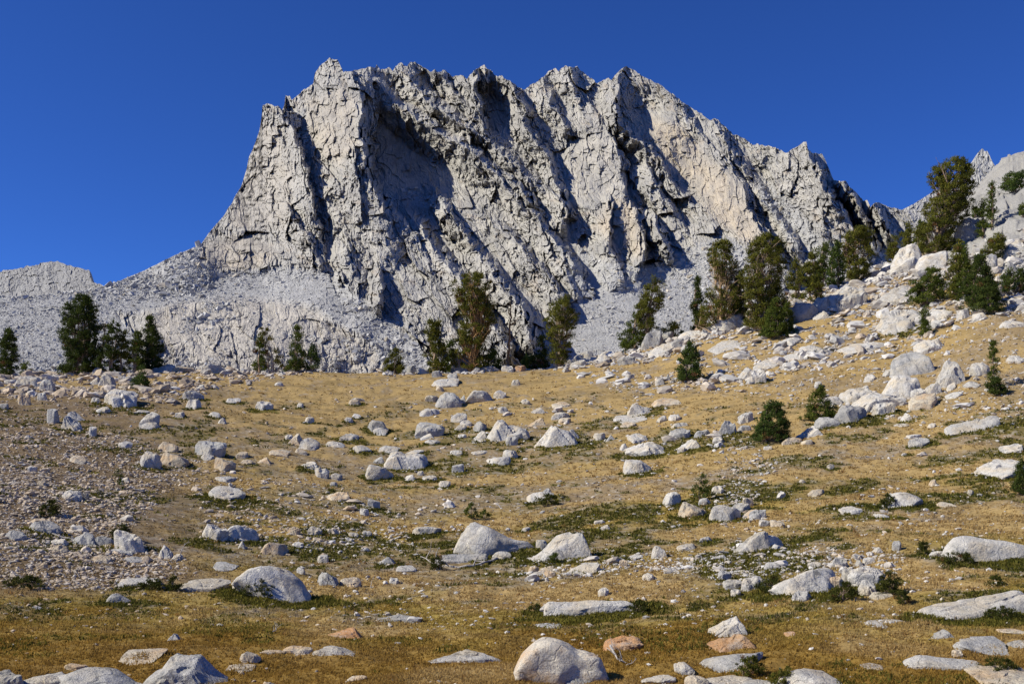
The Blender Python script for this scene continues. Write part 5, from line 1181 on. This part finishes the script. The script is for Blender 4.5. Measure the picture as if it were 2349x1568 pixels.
tufts("bunch_grass", "orange brown bunches of taller grass dotted about", 85000, tuft_keep, lambda x, y: np.array([.30, .17, .055]) * RS.uniform(.8, 1.2, (len(x), 1)), .15, 9, .6, M_GRASS, .35)

def stone_density(x, y, left=1.0):
    """how many small stones: the left scree, the crest rubble, the stony bands; polygons in overview pixels of the ground seen there"""
    z = base_z(x, y); u, v = screen_of(x, y, z); U = u / DP + fbm(x / 6, y / 6, 3, 820) * 40; V = v / DP + fbm(x / 4, y / 4, 3, 830) * np.interp(y, [60, 110], [20, 8])
    d = np.full(x.shape, .035) + .05 * (fbm(x / 5, y / 5, 3, 840) > .2)
    for P, a in [([(-300, 930), (120, 950), (330, 1000), (480, 1080), (330, 1140), (300, 1240), (420, 1300), (330, 1330), (120, 1330), (-300, 1340)], .95),
                 ([(-300, 1180), (60, 1200), (300, 1270), (440, 1310), (260, 1345), (0, 1330), (-300, 1320)], 1.0),
                 ([(450, 1060), (700, 1100), (960, 1200), (960, 1260), (700, 1270), (480, 1240)], .30),
                 ([(-300, 850), (500, 845), (760, 850), (520, 900), (300, 960), (-300, 940)], .40),
                 ([(850, 838), (1560, 790), (1700, 720), (1900, 660), (2060, 600), (2349, 560), (2600, 560), (2600, 720), (2200, 730), (1860, 730), (1640, 790), (1500, 830), (1200, 850), (860, 858)], .85),
                 ([(1560, 830), (1800, 740), (2600, 700), (2600, 960), (2100, 980), (1800, 930), (1600, 900)], .42),
                 ([(1640, 960), (1720, 980), (1760, 1060), (1720, 1180), (1640, 1200), (1660, 1080)], .55),
                 ([(1180, 1290), (1500, 1270), (1700, 1250), (2060, 1270), (2060, 1310), (1640, 1330), (1460, 1310), (1230, 1330)], .50),
                 ([(1300, 850), (1560, 850), (1640, 900), (1400, 910)], .35), ([(1000, 930), (1500, 920), (1600, 1020), (1000, 1060)], .16)]:
        d = np.maximum(d, a * (left if P[0][0] < 460 and a > .5 else 1) * polymask(U, V, P, 12 if a == .85 else 30))
    return d * sstep(1470, 1400, V + 0 * U) + .004
def stones(name, label, n, s0, s1, mx, sub, dens=1.0, flat=.55, left=1.0, crest=False, base_cut=0.0):
    x, y = sample(n, crest=crest); k = np.clip(dens * stone_density(x, y, left) - (.13 if crest else base_cut), 0, 1) > RS.rand(n); x, y = x[k], y[k]; m = len(x); z = ground_z(x, y)
    r = np.minimum(s0 * RS.pareto(1.9, m) + s0, s1) * np.sqrt(y / FPX / .05) * .5; r = np.minimum(r, mx * np.clip(y / 90, .25, 1.4))
    V0, F0 = ICO[sub]; nv = len(V0)
    J = RS.uniform(.62, 1.15, (m, nv, 1)); ax = np.stack([r * RS.uniform(.8, 1.7, m), r * RS.uniform(.7, 1.3, m), r * flat * RS.uniform(.5, 1.6, m)], -1)
    P = V0[None] * J * ax[:, None, :]; th = RS.uniform(0, np.pi, m); c, s_ = np.cos(th)[:, None], np.sin(th)[:, None]
    P = np.stack([P[..., 0] * c - P[..., 1] * s_ * .8, P[..., 0] * s_ * .6 + P[..., 1] * c, P[..., 2] + P[..., 0] * RS.uniform(-.35, .35, m)[:, None]], -1)
    P += np.stack([x, y, z + r * flat * .25], -1)[:, None, :]
    base = np.array([.58, .55, .505]); tan = np.array([.52, .41, .29]); t = np.clip(RS.normal(.2, .3, m) + .65 * sstep(500, 100, CX + FPX * x / y), 0, 1)[:, None]
    col = (base + (tan - base) * t) * RS.uniform(.7, 1.15, (m, 1)); col = np.repeat(col, nv, 0)
    put(name, mesh_np(name, P.reshape(-1, 3), (F0[None] + (np.arange(m) * nv)[:, None, None]).reshape(-1, 3), np.clip(col, 0, 1)), M_STONE, kind="stuff", label=label, category="rubble")
    print(name, m)
stones("gravel", "small loose stones and gravel over the slopes and the left scree", 300000, .085, .34, .30, 1)
stones("rubble", "scattered broken rock fragments, thick on the scree and along the crest", 14000, .2, 1.2, .7, 2, 1.0, left=.16, base_cut=.045)
stones("crest_rubble", "pale broken rubble heaped along the crest and between the trees", 33000, .22, 1.3, 1.3, 2, 1.0, left=.3, crest=True)

build_ground()
